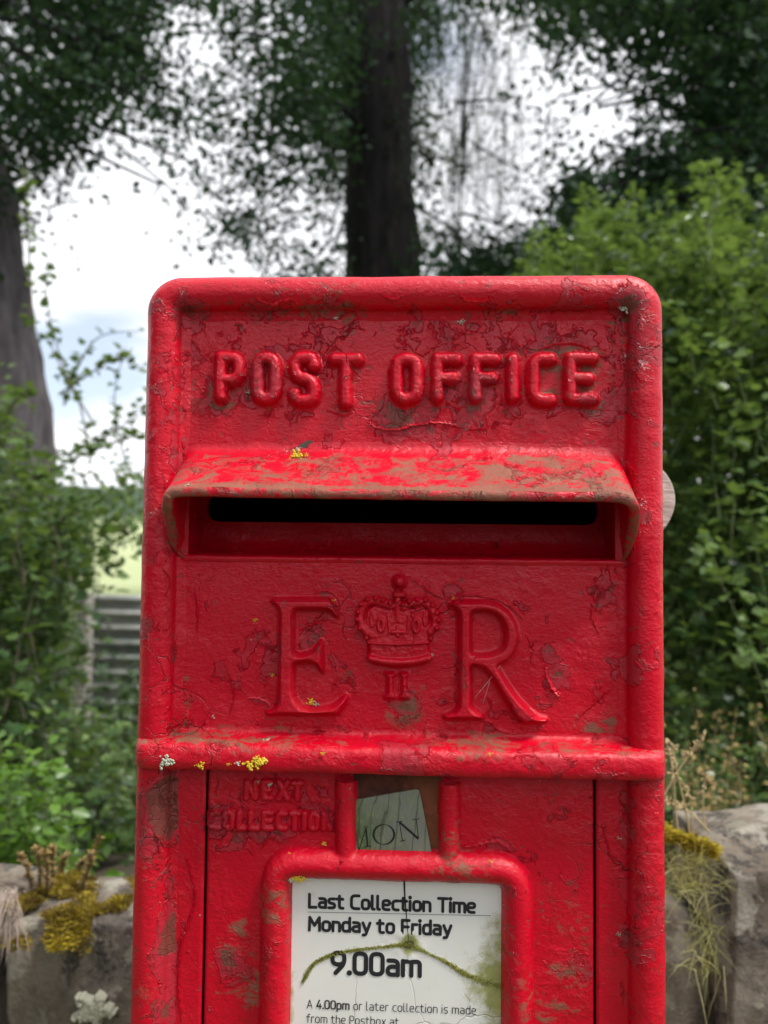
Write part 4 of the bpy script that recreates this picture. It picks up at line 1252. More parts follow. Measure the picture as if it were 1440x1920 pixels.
def crown():
    def c(x, y): return XZ(640 + x / 6.857, 1060 + y / 6.857, -.002)
    k = PXM / 6.857 * 1.0
    strokes = []   # (points, half width px, height m)
    S = strokes.append
    archL = spl([(640, 520, 0), (520, 478, 0), (400, 455, 0), (300, 505, 0), (250, 620, 0), (255, 745, 0), (330, 860, 0)], 26)[:, :2]
    archR = spl([(800, 540, 0), (890, 492, 0), (1020, 470, 0), (1130, 520, 0), (1195, 640, 0), (1205, 745, 0), (1140, 850, 0)], 26)[:, :2]
    S((archL, 64, .0038)); S((archR, 64, .0038))
    for ar, sg in ((archL, -1), (archR, 1)):
        T = np.gradient(ar, axis=0); T /= np.linalg.norm(T, axis=1)[:, None]
        for j in range(1, 25, 3):
            nrm = np.array([T[j][1], -T[j][0]]) * (1 if sg > 0 else 1)
            cc = np.array([725, 900])
            if np.dot(ar[j] + nrm * 10 - cc, ar[j] + nrm * 10 - cc) < np.dot(ar[j] - cc, ar[j] - cc): nrm = -nrm
            S(([ar[j] + nrm * 36], 44, .0052))
    S(([(745, 205)], 82, .0052)); S(([(700, 378), (785, 378)], 52, .0042)); S(([(725, 440), (722, 700)], 58, .0034)); S(([(745, 215)], 108, .0018))
    S(([(650, 725), (800, 725)], 40, .0030)); S(([(660, 850), (790, 850)], 52, .0040)); S(([(725, 790), (725, 900)], 40, .0038))
    S((ell(510, 760, 34, 80, 14), 38, .0040)); S((ell(960, 770, 38, 80, 14), 38, .0040)); S((ell(400, 690, 20, 90, 10), 30, .0034)); S((ell(1080, 680, 20, 90, 10), 30, .0034)); S(([(600, 640), (620, 860)], 30, .0034)); S(([(870, 640), (850, 860)], 30, .0034))
    S(([(395, 900)], 52, .0040)); S(([(325, 930)], 36, .0034)); S(([(450, 915)], 34, .0034)); S(([(1145, 850)], 48, .0038)); S(([(1150, 940)], 34, .0034)); S(([(1075, 900)], 34, .0030))
    S((spl([(350, 985, 0), (560, 1003, 0), (740, 1006, 0), (930, 1000, 0), (1110, 985, 0)], 12)[:, :2], 30, .0038))
    for j in range(9): S(([(420 + j * 76, 1075 + 10 * math.sin(j))], 32, .0030))
    S((spl([(375, 1185, 0), (560, 1225, 0), (740, 1235, 0), (930, 1225, 0), (1120, 1185, 0)], 12)[:, :2], 58, .0046))
    wpolys = [([c(*p) for p in pts], hw * k, h * 1.35) for pts, hw, h in strokes]
    body = [c(*p) for p in [(330, 560), (420, 500), (620, 560), (840, 560), (1040, 510), (1140, 580), (1150, 800), (1120, 1010), (1150, 1180), (1060, 1270), (740, 1310), (430, 1270), (350, 1190), (350, 1000), (310, 850), (290, 700)]]
    body = fillet(body, .001, True, 4)
    def fn(X, Z):
        q = np.stack([X.ravel() * 330, Z.ravel() * 330, X.ravel() * 0], 1)
        wob = .00075 * fbm(q, 3).reshape(X.shape)
        d = poly_dist(X, Z, body, True) * np.where(poly_in(X, Z, body), -1, 1)
        H = .0032 * sstep(-d, -.0008, .0014) + .0006 * np.clip(1 - d / .002, 0, 1) ** 2
        for pts, hw, h in wpolys:
            dd = poly_dist(X, Z, pts) + wob * .5
            hh = h * np.sqrt(np.clip(1 - (np.maximum(dd, 0) / hw) ** 2.2, 0, 1))
            H = np.where(hh > 0, np.log(np.exp(H * 6000) + np.exp(hh * 6000)) / 6000 - math.log(1 + 0) / 6000, H)
        return H + (wob * .5) * (H > .001)
    a, b_ = c(140, 1340), c(1320, 70)
    o = heightfield('crown_emblem', a[0], b_[0], a[1], b_[1], .00032, fn, box, wear=lambda X, Z: np.full(X.shape, .15), dirt=lambda X, Z: np.full(X.shape, -.05), cut=.00008, toe=.3)
    o['label'] = 'raised royal crown emblem between the letters'


crown()

# ---- upper panels behind the lettering
PEEL = [(595, 1180, 24, 1.0), (585, 1215, 20, .9), (555, 1300, 22, .35), (450, 1270, 45, .55), (400, 1090, 25, .6), (480, 1360, 25, .7), (1110, 1130, 26, .8), (1050, 1270, 22, .9), (1030, 1220, 14, .7),
        (1000, 1352, 30, .8), (900, 1345, 30, .6), (700, 1370, 60, .35), (720, 785, 34, .9), (770, 800, 40, .7), (880, 790, 30, .8), (960, 780, 24, .7), (430, 740, 40, .6), (1090, 650, 34, .5), (1010, 640, 24, .7),
        (450, 620, 34, .5), (620, 610, 40, .35), (800, 630, 34, .6), (880, 620, 24, .6), (1110, 770, 16, .8), (1120, 1330, 28, .7), (650, 1255, 25, .8), (500, 800, 30, .5), (760, 1330, 24, .6), (850, 1110, 24, .6), (1130, 1100, 20, .7)]


def panel_wear(X, Z):
    a = np.full(X.shape, -.12)
    for px, py, r_, am in PEEL:
        bx, bz = XZ(px, py); a = a + am * np.exp(-((X - bx) ** 2 + (Z - bz) ** 2) / (2 * (r_ * PXM) ** 2))
    dm = np.full(X.shape, 1e9)
    for sts in letters_sdf:
        for s in sts: dm = np.minimum(dm, poly_dist(X, Z, s))
    a = a + .22 * np.exp(-((dm - .0058) / .0030) ** 2)
    xl = np.minimum(X + .108, .108 - X)
    a = a + .45 * np.exp(-(xl / .008) ** 2)
    a = a + .25 * np.exp(-((Z - (TOP - .024)) / .010) ** 2) + .16 * (Z > XZ(700, 840)[1])
    return a


def panel_dirt(X, Z):
    a = np.full(X.shape, -.18)
    for px, py, r_, am in [(420, 740, 40, .9), (700, 1385, 300, .4), (760, 1330, 30, .9), (1110, 1370, 40, 1.0), (500, 590, 120, .5), (900, 590, 120, .5), (590, 1190, 20, .7), (650, 1260, 20, .8), (1050, 680, 60, .35), (500, 700, 60, .3)]:
        bx, bz = XZ(px, py); a = a + am * np.exp(-((X - bx) ** 2 + ((Z - bz) * (3 if r_ > 100 else 1)) ** 2) / (2 * (r_ * PXM) ** 2))
    xl = np.minimum(X + .108, .108 - X)
    dm = np.full(X.shape, 1e9)
    for sts in letters_sdf[:10]:
        for s in sts: dm = np.minimum(dm, poly_dist(X, Z, s))
    return a + .45 * np.exp(-(xl / .005) ** 2) + .42 * np.exp(-((dm - .0048) / .0022) ** 2) + .30 * np.exp(-((Z - (TOP - .021)) / .004) ** 2)


z_top = TOP - .0185; z_hood = XZ(760, 842)[1]; z_sill = XZ(760, 1049)[1]; z_rail = XZ(760, 1384)[1]


def panel(name, x0, x1, z0, z1, res=.0009):
    def fn(X, Z):
        und = .00045 * fbm(np.stack([X.ravel() * 25, Z.ravel() * 25, X.ravel() * 0 + 3], 1), 3).reshape(X.shape)
        return .0008 + und * 1.0 - .0008
    heightfield(name, x0, x1, z0, z1, res, fn, box, wear=panel_wear, dirt=panel_dirt, cut=-1)


panel('upper_panel', -.1125, .1125, z_hood - .004, z_top)
panel('cypher_panel', -.1125, .1125, z_rail - .004, z_sill - .0006)

# ---- hood over the aperture
def hood():
    rows = [  # B (on the panel), F (front rim), depth
        (338, 1046, 345, 1047, .0012), (334, 1030, 325, 1030, .006), (330, 1000, 313, 1000, .014), (330, 960, 305, 965, .023), (332, 920, 304, 945, .028),
        (336, 880, 306, 930, .0300), (346, 852, 314, 919, .0302), (362, 836, 330, 914, .0305), (392, 832, 360, 912, .0305), (500, 830, 480, 914, .0305), (630, 830, 620, 916, .0305),
        (760, 830, 760, 918, .0305), (890, 830, 900, 920, .0305), (1020, 832, 1035, 921, .0305), (1120, 834, 1140, 922, .0305), (1146, 838, 1170, 925, .0302), (1163, 852, 1189, 934, .0300),
        (1173, 880, 1199, 948, .028), (1177, 920, 1200, 966, .023), (1180, 960, 1197, 992, .017), (1181, 1000, 1188, 1022, .010), (1180, 1030, 1178, 1042, .005), (1176, 1050, 1166, 1053, .0012)]
    B = spl([(*XZ(r[0], r[1], 0), 0) for r in rows], 150); Fm = np.array([P(r[2], r[3], -r[4]) for r in rows])
    Fm = spl(Fm, 150)
    N = 150
    cx = np.array([P(760, 0, 0)[0], XZ(760, 1000)[1]])
    T = np.gradient(Fm[:, [0, 2]], axis=0); T /= np.linalg.norm(T, axis=1)[:, None]
    inw = np.stack([T[:, 1], -T[:, 0]], 1)
    TB = np.gradient(B[:, :2], axis=0); TB /= np.linalg.norm(TB, axis=1)[:, None]
    inb = np.stack([TB[:, 1], -TB[:, 0]], 1)
    if np.dot(inw[N // 2], [0, -1]) < 0: inw = -inw; inb = -inb
    rowsV = []; wr = []; dr = []
    vs = np.concatenate([[-.06], np.linspace(0, 1, 26)])
    for v in vs:
        a_ = .30
        vv = max(v, 0)
        g = (vv * vv / (2 * a_) if vv < a_ else vv - a_ / 2) / (1 - a_ / 2)
        xz = B[:, :2] * (1 - v) + Fm[:, [0, 2]] * v
        y = -np.abs(Fm[:, 1]) * g + (.0005 if v < 0 else 0)
        rowsV.append(np.stack([xz[:, 0], y, xz[:, 1]], 1))
        topm = np.clip(-inw[:, 1], 0, 1)
        wr.append(.05 + .15 * topm); dr.append((.84 * sstep(np.full(N, vv), .08, .38)) * topm - .05 + .4 * (vv > .93))
    th = .0046
    Wl = np.clip(np.abs(Fm[:, 1]) / .012, .25, 1)       # lip gets thinner where it runs out at the sill
    for (k_, off, yy) in [(0, .0004, -.0007), (1, .0013, -.0011), (2, th * .5, -.0012), (3, th * .85, -.0010), (4, th, -.0003), (5, th + .0002, .001)]:
        xz = Fm[:, [0, 2]] + inw * (off * Wl)[:, None]
        rowsV.append(np.stack([xz[:, 0], Fm[:, 1] + yy * Wl, xz[:, 1]], 1)); wr.append(np.full(N, .5)); dr.append(np.full(N, .75))
    xzi = Fm[:, [0, 2]] + inw * ((th + .0002) * Wl)[:, None]
    xzb = B[:, :2] + inb * .0045
    for s_ in np.linspace(0, 1, 14)[1:]:
        xz = xzi * (1 - s_) + xzb * s_
        y = (Fm[:, 1] + .001) * (1 - s_) + .036 * s_
        rowsV.append(np.stack([xz[:, 0], y, xz[:, 1]], 1)); wr.append(np.full(N, -.1)); dr.append(np.full(N, -.1 if s_ > .25 else .2))
    V = np.stack(rowsV, 0); K = len(rowsV)
    V = V.reshape(-1, 3)
    V[:, 1] += fbm(V * 45, 3) * .0004; V[:, 2] += fbm(V * 60 + 7, 3) * .00035
    F = [(i * N + j, i * N + j + 1, (i + 1) * N + j + 1, (i + 1) * N + j) for i in range(K - 1) for j in range(N - 1)]
    obj('hood', V, F, RED, box, {'wear': np.concatenate(wr), 'dirt': np.concatenate(dr)})


hood()


def aperture():
    yb = .0340
    # sloping sill from the panel edge up to the slot
    zs = z_sill; prof = [(-.0002, zs - .0022), (-.0010, zs - .0012), (-.0013, zs - .0003), (-.0009, zs + .0005), (.0003, zs + .0010), (.004, zs + .0014), (.012, zs + .0019), (.022, zs + .0024), (.029, zs + .0038), (.0325, zs + .0068), (.0338, zs + .0105), (.0342, zs + .0170)]
    n = 120; xs = np.linspace(-.1120, .1120, n)
    V = np.array([(x, y, z) for (y, z) in prof for x in xs]); V[:, 2] += fbm(V * 50, 3) * .0003; V[:, 1] += fbm(V * 70, 2) * .0003
    F = [(i * n + j, i * n + j + 1, (i + 1) * n + j + 1, (i + 1) * n + j) for i in range(len(prof) - 1) for j in range(n - 1)]
    obj('aperture_sill', V, F, RED, box, {'wear': np.full(len(V), 0.0), 'dirt': np.full(len(V), -.1)})
    # back wall with the rounded slot cut in it, and a dark letter chute behind
    (xl, zt) = XZ(388, 925, yb); (xr, zb) = XZ(1122, 985, yb)
    slot = fillet([(xl, zb), (xr, zb), (xr, zt), (xl, zt)], .009, True, 8)
    n = len(slot); ctr = ((xl + xr) / 2, (zb + zt) / 2)
    outer = []
    for (x, z) in slot:
        outer.append((min(max(ctr[0] + (x - ctr[0]) * 1.3, -.118), .118), zb - .02 if z < ctr[1] else zt + .02))
    V = [(x, yb + .0015, z) for x, z in outer] + [(x, yb, z) for x, z in slot] + [(x, yb + .004, z) for x, z in slot] + [(x, yb + .09, z) for x, z in slot]
    F = []
    for k_ in range(3):
        for i in range(n): F.append((k_ * n + i, k_ * n + (i + 1) % n, (k_ + 1) * n + (i + 1) % n, (k_ + 1) * n + i))
    F.append(tuple(3 * n + i for i in range(n)))
    mi = [0] * n + [0] * n + [1] * n + [1]
    obj('letter_slot', V, F, [RED, DARK], box, {'wear': np.zeros(len(V)), 'dirt': np.zeros(len(V))}, False, mi)
    # short cheeks closing the cavity at either end
    bf = Buf()
    zA, zB = zs - .004, XZ(760, 850)[1]
    for s_ in (-1, 1):
        bf.box((s_ * .1128 - .0008, .0008, zA), (s_ * .1128 + .0008, .038, zB))
    bf.box((-.112, .0008, XZ(760, 846)[1] + .0005), (.112, .0385, XZ(760, 846)[1] + .002))
    bf.make('aperture_cheeks', RED, box, False)


aperture()

# ---- projecting rail below the cypher
def rail():
    def z(py, o): return P(750, py, -o)[2]
    pr = [(-.0006, z(1366, 0)), (.0002, z(1370, 0)), (.0009, z(1375, 0)), (.0022, z(1381, .0022)), (.0045, z(1387, .0045)), (.0075, z(1392, .0075)), (.0102, z(1397, .0102)), (.0126, z(1403, .0126)),
          (.0143, z(1410, .0143)), (.0152, z(1419, .0152)), (.0155, z(1429, .0155)), (.0155, z(1438, .0155)), (.0152, z(1445, .0152)), (.0146, z(1450, .0146)), (.0130, z(1453, .0130)), (.006, z(1453, .0130) + .0002), (-.001, z(1453, .0130) + .0006)]
    nx = 170; rows = []; wr = []; dr = []
    for o, zz in pr:
        oo = max(o, 0.0005)
        hw = .1303 - oo * .05
        r = min(.0095, oo * .65 + .003)
        pts = [(-hw, .06), (-hw, .02)] + [(-hw, -oo + r + (.02 - (-oo + r)) * .0)] + [(-hw + r - r * math.cos(a_), -oo + r - r * math.sin(a_)) for a_ in np.linspace(0, math.pi / 2, 9)]
        right = [(-x, y) for x, y in reversed(pts)]
        mid = [(x, -oo) for x in np.linspace(-hw + r, hw - r, nx)[1:-1]]
        ring = pts + mid + right
        rows.append([(x, y, zz) for x, y in ring])
        wr.append(np.full(len(ring), .35)); dr.append(np.full(len(ring), .62 if .003 < o < .0132 and zz > z(1412, .0143) else (.35 if zz > z(1425, .015) else .1)))
    K = len(rows); N = len(rows[0])
    V = np.array(rows).reshape(-1, 3)
    V[:, 2] += fbm(V * 30, 3) * .0008; V[:, 1] += fbm(V * 38 + 3, 3) * .0007
    F = [(i * N + j, i * N + j + 1, (i + 1) * N + j + 1, (i + 1) * N + j) for i in range(K - 1) for j in range(N - 1)]
    # smoother shape: refine the profile
    Vr = V.reshape(K, N, 3); M_ = 48
    Vs = np.zeros((M_, N, 3)); w_ = np.concatenate(wr).reshape(K, N); d_ = np.concatenate(dr).reshape(K, N)
    tt = np.linspace(0, K - 1, M_)
    for j in range(N): Vs[:, j] = spl(Vr[:, j], M_)
    i0 = np.minimum(tt.astype(int), K - 2); f = (tt - i0)[:, None]
    w2 = w_[i0] * (1 - f) + w_[i0 + 1] * f; d2 = d_[i0] * (1 - f) + d_[i0 + 1] * f
    F = [(i * N + j, i * N + j + 1, (i + 1) * N + j + 1, (i + 1) * N + j) for i in range(M_ - 1) for j in range(N - 1)]
    obj('rail', Vs.reshape(-1, 3), F, RED, box, {'wear': w2.ravel(), 'dirt': d2.ravel()})


rail()

# ---- door, side strips, frame
zD1 = XZ(750, 1440)[1]; zD0 = TOP - .56 + .03
xa = XZ(385.5, 1600)[0]; xb = XZ(1115.5, 1600)[0]


def door_wear(X, Z):
    a = np.full(X.shape, -.05)
    for px, py, r_, am in [(520, 1570, 22, .8), (450, 1580, 30, .7), (480, 1510, 40, .45), (560, 1600, 20, .7), (430, 1800, 22, 1.0), (930, 1590, 22, .8), (740, 1400, 30, .3), (1050, 1650, 60, .35), (1050, 1800, 50, .4), (470, 1860, 40, .4), (1040, 1540, 20, .6)]:
        bx, bz = XZ(px, py); a = a + am * np.exp(-((X - bx) ** 2 + (Z - bz) ** 2) / (2 * (r_ * PXM) ** 2))
    dm = np.full(X.shape, 1e9)
    for sts in nc:
        for s in sts: dm = np.minimum(dm, poly_dist(X, Z, s))
    return a + .3 * np.exp(-((dm - .003) / .002) ** 2)


def door_dirt(X, Z):
    a = np.full(X.shape, -.05)
    for px, py, r_, am in [(430, 1780, 50, .62), (470, 1880, 60, .40), (1060, 1700, 80, .38), (1070, 1850, 80, .42), (1000, 1900, 50, .45), (500, 1850, 30, .6), (455, 1730, 14, .8)]:
        bx, bz = XZ(px, py); a = a + am * np.exp(-((X - bx) ** 2 + (Z - bz) ** 2) / (2 * (r_ * PXM) ** 2))
    return a


def flat(name, x0, x1, z0, z1, label=None):
    def fn(X, Z):
        und = .0003 * fbm(np.stack([X.ravel() * 25, Z.ravel() * 25, X.ravel() * 0 + 8], 1), 3).reshape(X.shape)
        e = np.minimum(np.minimum(X - x0, x1 - X), .004)
        return .0003 + und - .0012 * (1 - sstep(e, 0, .0009))
    o = heightfield(name, x0, x1, z0, z1, .0009, fn, box, wear=door_wear, dirt=door_dirt, cut=-1)
    return o


flat('door', xa + .0006, xb - .0006, zD0, zD1)
flat('door_jamb', -.1125, xa - .0006, zD0, zD1)
flat('door_jamb', xb + .0006, .1125, zD0, zD1)
bf = Buf(); bf.box((-.114, .0042, zD0 - .002), (.114, .006, zD1)); bf.make('door_backing', SEAM, box, False)


def notice_frame():
    def c(x, y): return XZ(x, y, -.005)
    zl = TOP - .56 + .055
    a = c(517, 1625); b_ = c(972, 1629)
    za = (a[1] + b_[1]) / 2
    rect = fillet([(a[0], zl), (a[0], za), (b_[0], za), (b_[0], zl)], .0125, True, 10)
    n1 = [c(648, 1440), c(648, 1625)]; n2 = [c(843, 1440), c(843, 1627)]
    R1, R2 = .0077, .0054
    def fn(X, Z):
        q = np.stack([X.ravel() * 90, Z.ravel() * 90, X.ravel() * 0], 1)
        wob = .0004 * fbm(q, 3).reshape(X.shape)
        d1 = (poly_dist(X, Z, rect, True) + wob) / R1
        d2 = (np.minimum(poly_dist(X, Z, n1), poly_dist(X, Z, n2)) + wob) / R2
        h1 = .0088 * np.sqrt(np.clip(1 - d1 ** 2, 0, 1)); h2 = .0075 * np.sqrt(np.clip(1 - np.maximum(d2, 0) ** 2.3, 0, 1))
        k = 1400
        both = np.log(np.exp(h1 * k) + np.exp(h2 * k) - 1) / k
        dm = np.minimum((d1 - 1) * R1, (d2 - 1) * R2)
        return both + .0006 * np.clip(1 - dm / .0016, 0, 1) ** 2 * (dm > -.0004)
    dz = lambda X, Z: .15 + .5 * np.exp(-((X - c(860, 1600)[0]) ** 2 + (Z - c(860, 1600)[1]) ** 2) / (2 * .009 ** 2)) + .5 * np.exp(-((X - c(960, 1860)[0]) ** 2 + (Z - c(960, 1860)[1]) ** 2) / (2 * .016 ** 2)) + .5 * np.exp(-((X - c(500, 1700)[0]) ** 2 + (Z - c(500, 1700)[1]) ** 2) / (2 * .01 ** 2))
    heightfield('notice_frame', a[0] - .013, b_[0] + .013, zl - .013, XZ(0, 1440)[1] - .001, .0006, fn, box, wear=lambda X, Z: np.full(X.shape, .16), dirt=dz, cut=.0001)
    return a, b_, zl, za


fa, fb, fzl, fza = notice_frame()


# ---- enamel notice
def notice():
    def nm():
        m = M('old_enamel_plate'); c = m.coord()
        n = m.noise(40, 6, .6, c)
        col = m.mix(n, (.74, .72, .66), (.86, .85, .80))
        nwv = m.n('TexNoise', {'Scale': 60.0, 'Detail': 3.0, 'Vector': c})
        cv = m.n('VectorMath', {0: c, 1: m.n('VectorMath', {0: nwv.outputs['Color'], 'Scale': .012}, operation='SCALE').outputs[0]}, operation='ADD').outputs[0]
        v = m.n('TexVoronoi', {'Vector': cv, 'Scale': 30.0}, feature='DISTANCE_TO_EDGE').outputs['Distance']
        cr = m.math('MULTIPLY', m.ramp(v, 0, .012, 1, 0), m.ramp(m.noise(18, 3, .5, c, w_=3), .45, .6))
        col = m.mix(m.math('MULTIPLY', cr, .32), col, (.28, .24, .20))
        a = m.attr('dirt')
        g = m.ramp(m.math('ADD', m.noise(130, 8, .75, c, w_=2), m.math('MULTIPLY', a, .5)), .62, .86)
        col = m.mix(m.math('MULTIPLY', g, .9), col, m.mix(m.noise(200, 4, .6, c), (.16, .17, .02), (.46, .46, .10)))
        m.set(color=col, rough=.30, spec=.5, normal=m.bump(m.math('SUBTRACT', m.math('MULTIPLY', g, .6), cr), .0002)); return m.m
    x0, x1 = fa[0] + .0062, fb[0] - .0062; z1 = fza - .0062; z0 = fzl + .006
    ctr = P(766, 1770, -.001)
    cr_ = [P(*q, -.001)[[0, 2]] for q in ((568, 1840), (590, 1805), (640, 1785), (720, 1775), (766, 1770))]
    cr2 = [P(*q, -.001)[[0, 2]] for q in ((766, 1770), (830, 1800), (880, 1830), (945, 1852))]
    def fn(X, Z):
        d = np.hypot(X - ctr[0], Z - ctr[2])
        h = .0010 - .0006 * np.exp(-(d / .0030) ** 2)
        an = np.arctan2(Z - ctr[2], X - ctr[0])
        h = h + .00035 * np.exp(-((d - .006) / .003) ** 2) * (.5 + .5 * np.cos(an * 5 + 1))
        return h
    def dt(X, Z):
        a = .50 * sstep(X, x1 - .016, x1 - .002) * sstep(-Z, -(z1 - .008), -(z1 - .02))
        a = a + .55 * sstep(-X, -x0 - .006, -x0 - .0005) * sstep(-Z, -(z1 - .03), -(z1 - .05))
        a = a + .75 * np.exp(-(np.maximum(np.minimum(poly_dist(X, Z, cr_), poly_dist(X, Z, cr2)) - .0001, 0) / .0009) ** 2)
        a = a + .55 * np.exp(-((X - P(910, 1840, 0)[0]) ** 2 + (Z - P(910, 1840, 0)[2]) ** 2) / (2 * .010 ** 2))
        a = a + 1.2 * np.exp(-((X - ctr[0]) ** 2 + (Z - ctr[2]) ** 2) / (2 * .0034 ** 2))
        return a
    heightfield('notice_plate', x0 - .004, x1 + .004, z0 - .004, z1 + .004, .0007, fn, box, nm(), cut=-1, dirt=dt)
    hp = []
    for k_ in range(11):
        a_ = 2 * math.pi * k_ / 11
        r_ = .0026 * random.uniform(.7, 1.25)
        hp.append((ctr[0] + r_ * math.cos(a_) * 1.25, -.00135, ctr[2] + r_ * math.sin(a_) * .9))
    bf = Buf(); bf.add(hp + [(ctr[0], -.00095, ctr[2])], [(i, (i + 1) % 11, 11) for i in range(11)]); bf.make('punched_hole', simple('olive_grime', (.10, .10, .035), .9, var=.5, scale=500), box, True)
    ink = simple('black_print', (.018, .017, .022), .5, var=.1)
    def text_line(s, pxl, pxr, base_l, base_r, cap, w_, name):
        """flat print: stroke letters filling the measured length of the line"""
        adv = []; x = 0; tr = .215
        bold = w_ if isinstance(w_, list) else [w_] * len(s)
        tot = sum((G[c_][0] if c_ != ' ' else .12) + tr + (.02 if c_ in 'il' else 0) for c_ in s) - tr
        A = P(pxl, base_l, -.0013); Bp = P(pxr, base_r, -.0013)
        hgt = abs(P(pxl, base_l - cap, -.0013)[2] - A[2])
        wd = Bp[0] - A[0]; w_m = max(bold)
        unit = (wd) / (tot + .0)
        sc = hgt
        strokes = []; x = 0
        for ch, bw in zip(s, bold):
            if ch == ' ': x += .12 + tr; continue
            for st in G[ch][1]: strokes.append(([(A[0] + (x + px) * unit, A[2] + pz * sc) for px, pz in st], bw * sc * (1.25 if len(st) == 1 else 1)))
            x += G[ch][0] + tr + (.02 if ch in 'il' else 0)
        Y0 = -.00125
        def f2(X, Z):
            d = np.min([poly_dist(X, Z, p) - w for p, w in strokes], axis=0)
            return d
        # filled contour: grid cells inside the print, rim vertices pulled onto the outline
        res = .00013 if cap > 20 else .00010
        VV, FF, base = [], [], 0
        seg = 0.012
        xs0 = A[0] - .002
        while xs0 < Bp[0] + .002:
            xs1 = min(xs0 + seg, Bp[0] + .002 + seg)
            loc = [(p, w) for p, w in strokes if max(q[0] for q in p) > xs0 - .001 and min(q[0] for q in p) < xs1 + .001]
            if loc:
                n1 = int(round((xs1 - xs0) / res)) + 1; zz0, zz1 = A[2] - hgt * .42, A[2] + hgt * 1.2
                n2 = int(round((zz1 - zz0) / res)) + 1
                X, Z = np.meshgrid(np.linspace(xs0, xs1, n1), np.linspace(zz0, zz1, n2), indexing='ij')
                D = np.min([poly_dist(X, Z, p) - w for p, w in loc], axis=0)
                gx, gz = np.gradient(D, X[1, 0] - X[0, 0], Z[0, 1] - Z[0, 0])
                ins = D < 0
                f = ins[:-1, :-1] | ins[1:, :-1] | ins[1:, 1:] | ins[:-1, 1:]
                dd = np.where(ins, 0, np.minimum(D, res))
                X2 = X - gx * dd; Z2 = Z - gz * dd
                idx = np.arange(n1 * n2).reshape(n1, n2)
                F = np.stack([idx[:-1, :-1][f], idx[1:, :-1][f], idx[1:, 1:][f], idx[:-1, 1:][f]], 1)
                if len(F):
                    used = np.unique(F); mp_ = np.full(n1 * n2, -1); mp_[used] = np.arange(len(used))
                    VV.append(np.stack([X2.ravel(), np.full(n1 * n2, Y0), Z2.ravel()], 1)[used]); FF.append(mp_[F] + base); base += len(used)
            xs0 = xs1
        o = obj(name, np.concatenate(VV), np.concatenate(FF), ink, box, None, False)
        o['label'] = 'printed line reading ' + s
        return o
    text_line('Last Collection Time', 580, 890, 1701, 1707, 24, .118, 'printed_line')
    text_line('Monday to Friday', 580, 845, 1744, 1749, 24, .118, 'printed_line')
    text_line('9.00am', 623, 787, 1824, 1829, 38, .108, 'printed_line')
    text_line('A 4.00pm or later collection is made', 576, 892, 1890, 1897, 15, [.05] * 2 + [.085] * 6 + [.05] * 28, 'printed_line')
    text_line('from the Postbox at', 576, 747, 1917, 1921, 15, .05, 'printed_line')
    bf = Buf()
    a, b_ = P(577, 1710, -.0013), P(921, 1717, -.0013)
    bf.add([(a[0], -.00125, a[2] - .00012), (b_[0], -.00125, b_[2] - .00012), (b_[0], -.00125, b_[2] + .00012), (a[0], -.00125, a[2] + .00012)], [(0, 1, 2, 3)])
    bf.make('printed_rule', simple('grey_print', (.12, .12, .17), .5), box, False)
    # the open crack and the hole
    bf = Buf()
    pts = [P(*q, -.0013) for q in ((758, 1652), (759, 1680), (761, 1706), (764, 1740), (766, 1762))]
    for i in range(4):
        a, b_ = pts[i], pts[i + 1]; w_ = [.00042, .00036, .00028, .00018, .00012]
        bf.add([(a[0] - w_[i], -.0014, a[2]), (a[0] + w_[i], -.0014, a[2]), (b_[0] + w_[i + 1], -.0014, b_[2]), (b_[0] - w_[i + 1], -.0014, b_[2])], [(0, 1, 2, 3)])
    bf.make('open_crack', DARK, box, False)
    # moss along the two cracks
    n = 2600
    pt, nr = [], []
    for cc, k_, sp_ in ((cr_, 1300, .00042), (cr2, 900, .00045)):
        c3 = spl([(q[0], 0, q[1]) for q in cc], 60)
        ii = rng.integers(0, 60, k_); s_ = rng.normal(0, sp_, (k_, 2)) * (1.0 if cc is cr_ else (.4 + ii[:, None] / 30.))
        pt.append(np.stack([c3[ii, 0] + s_[:, 0], np.full(k_, -.0011), c3[ii, 2] + s_[:, 1]], 1))
    pt = np.concatenate(pt)
    tuft(box, 'crack_moss', pt, np.stack([rng.normal(0, .8, len(pt)), np.full(len(pt), -.6), rng.normal(0, .8, len(pt))], 1), rng.uniform(.0004, .0012, len(pt)),
         leaf_mat('tiny_moss', (.16, .17, .02), (.44, .42, .10), .9, .1), .00018, .3)


notice()


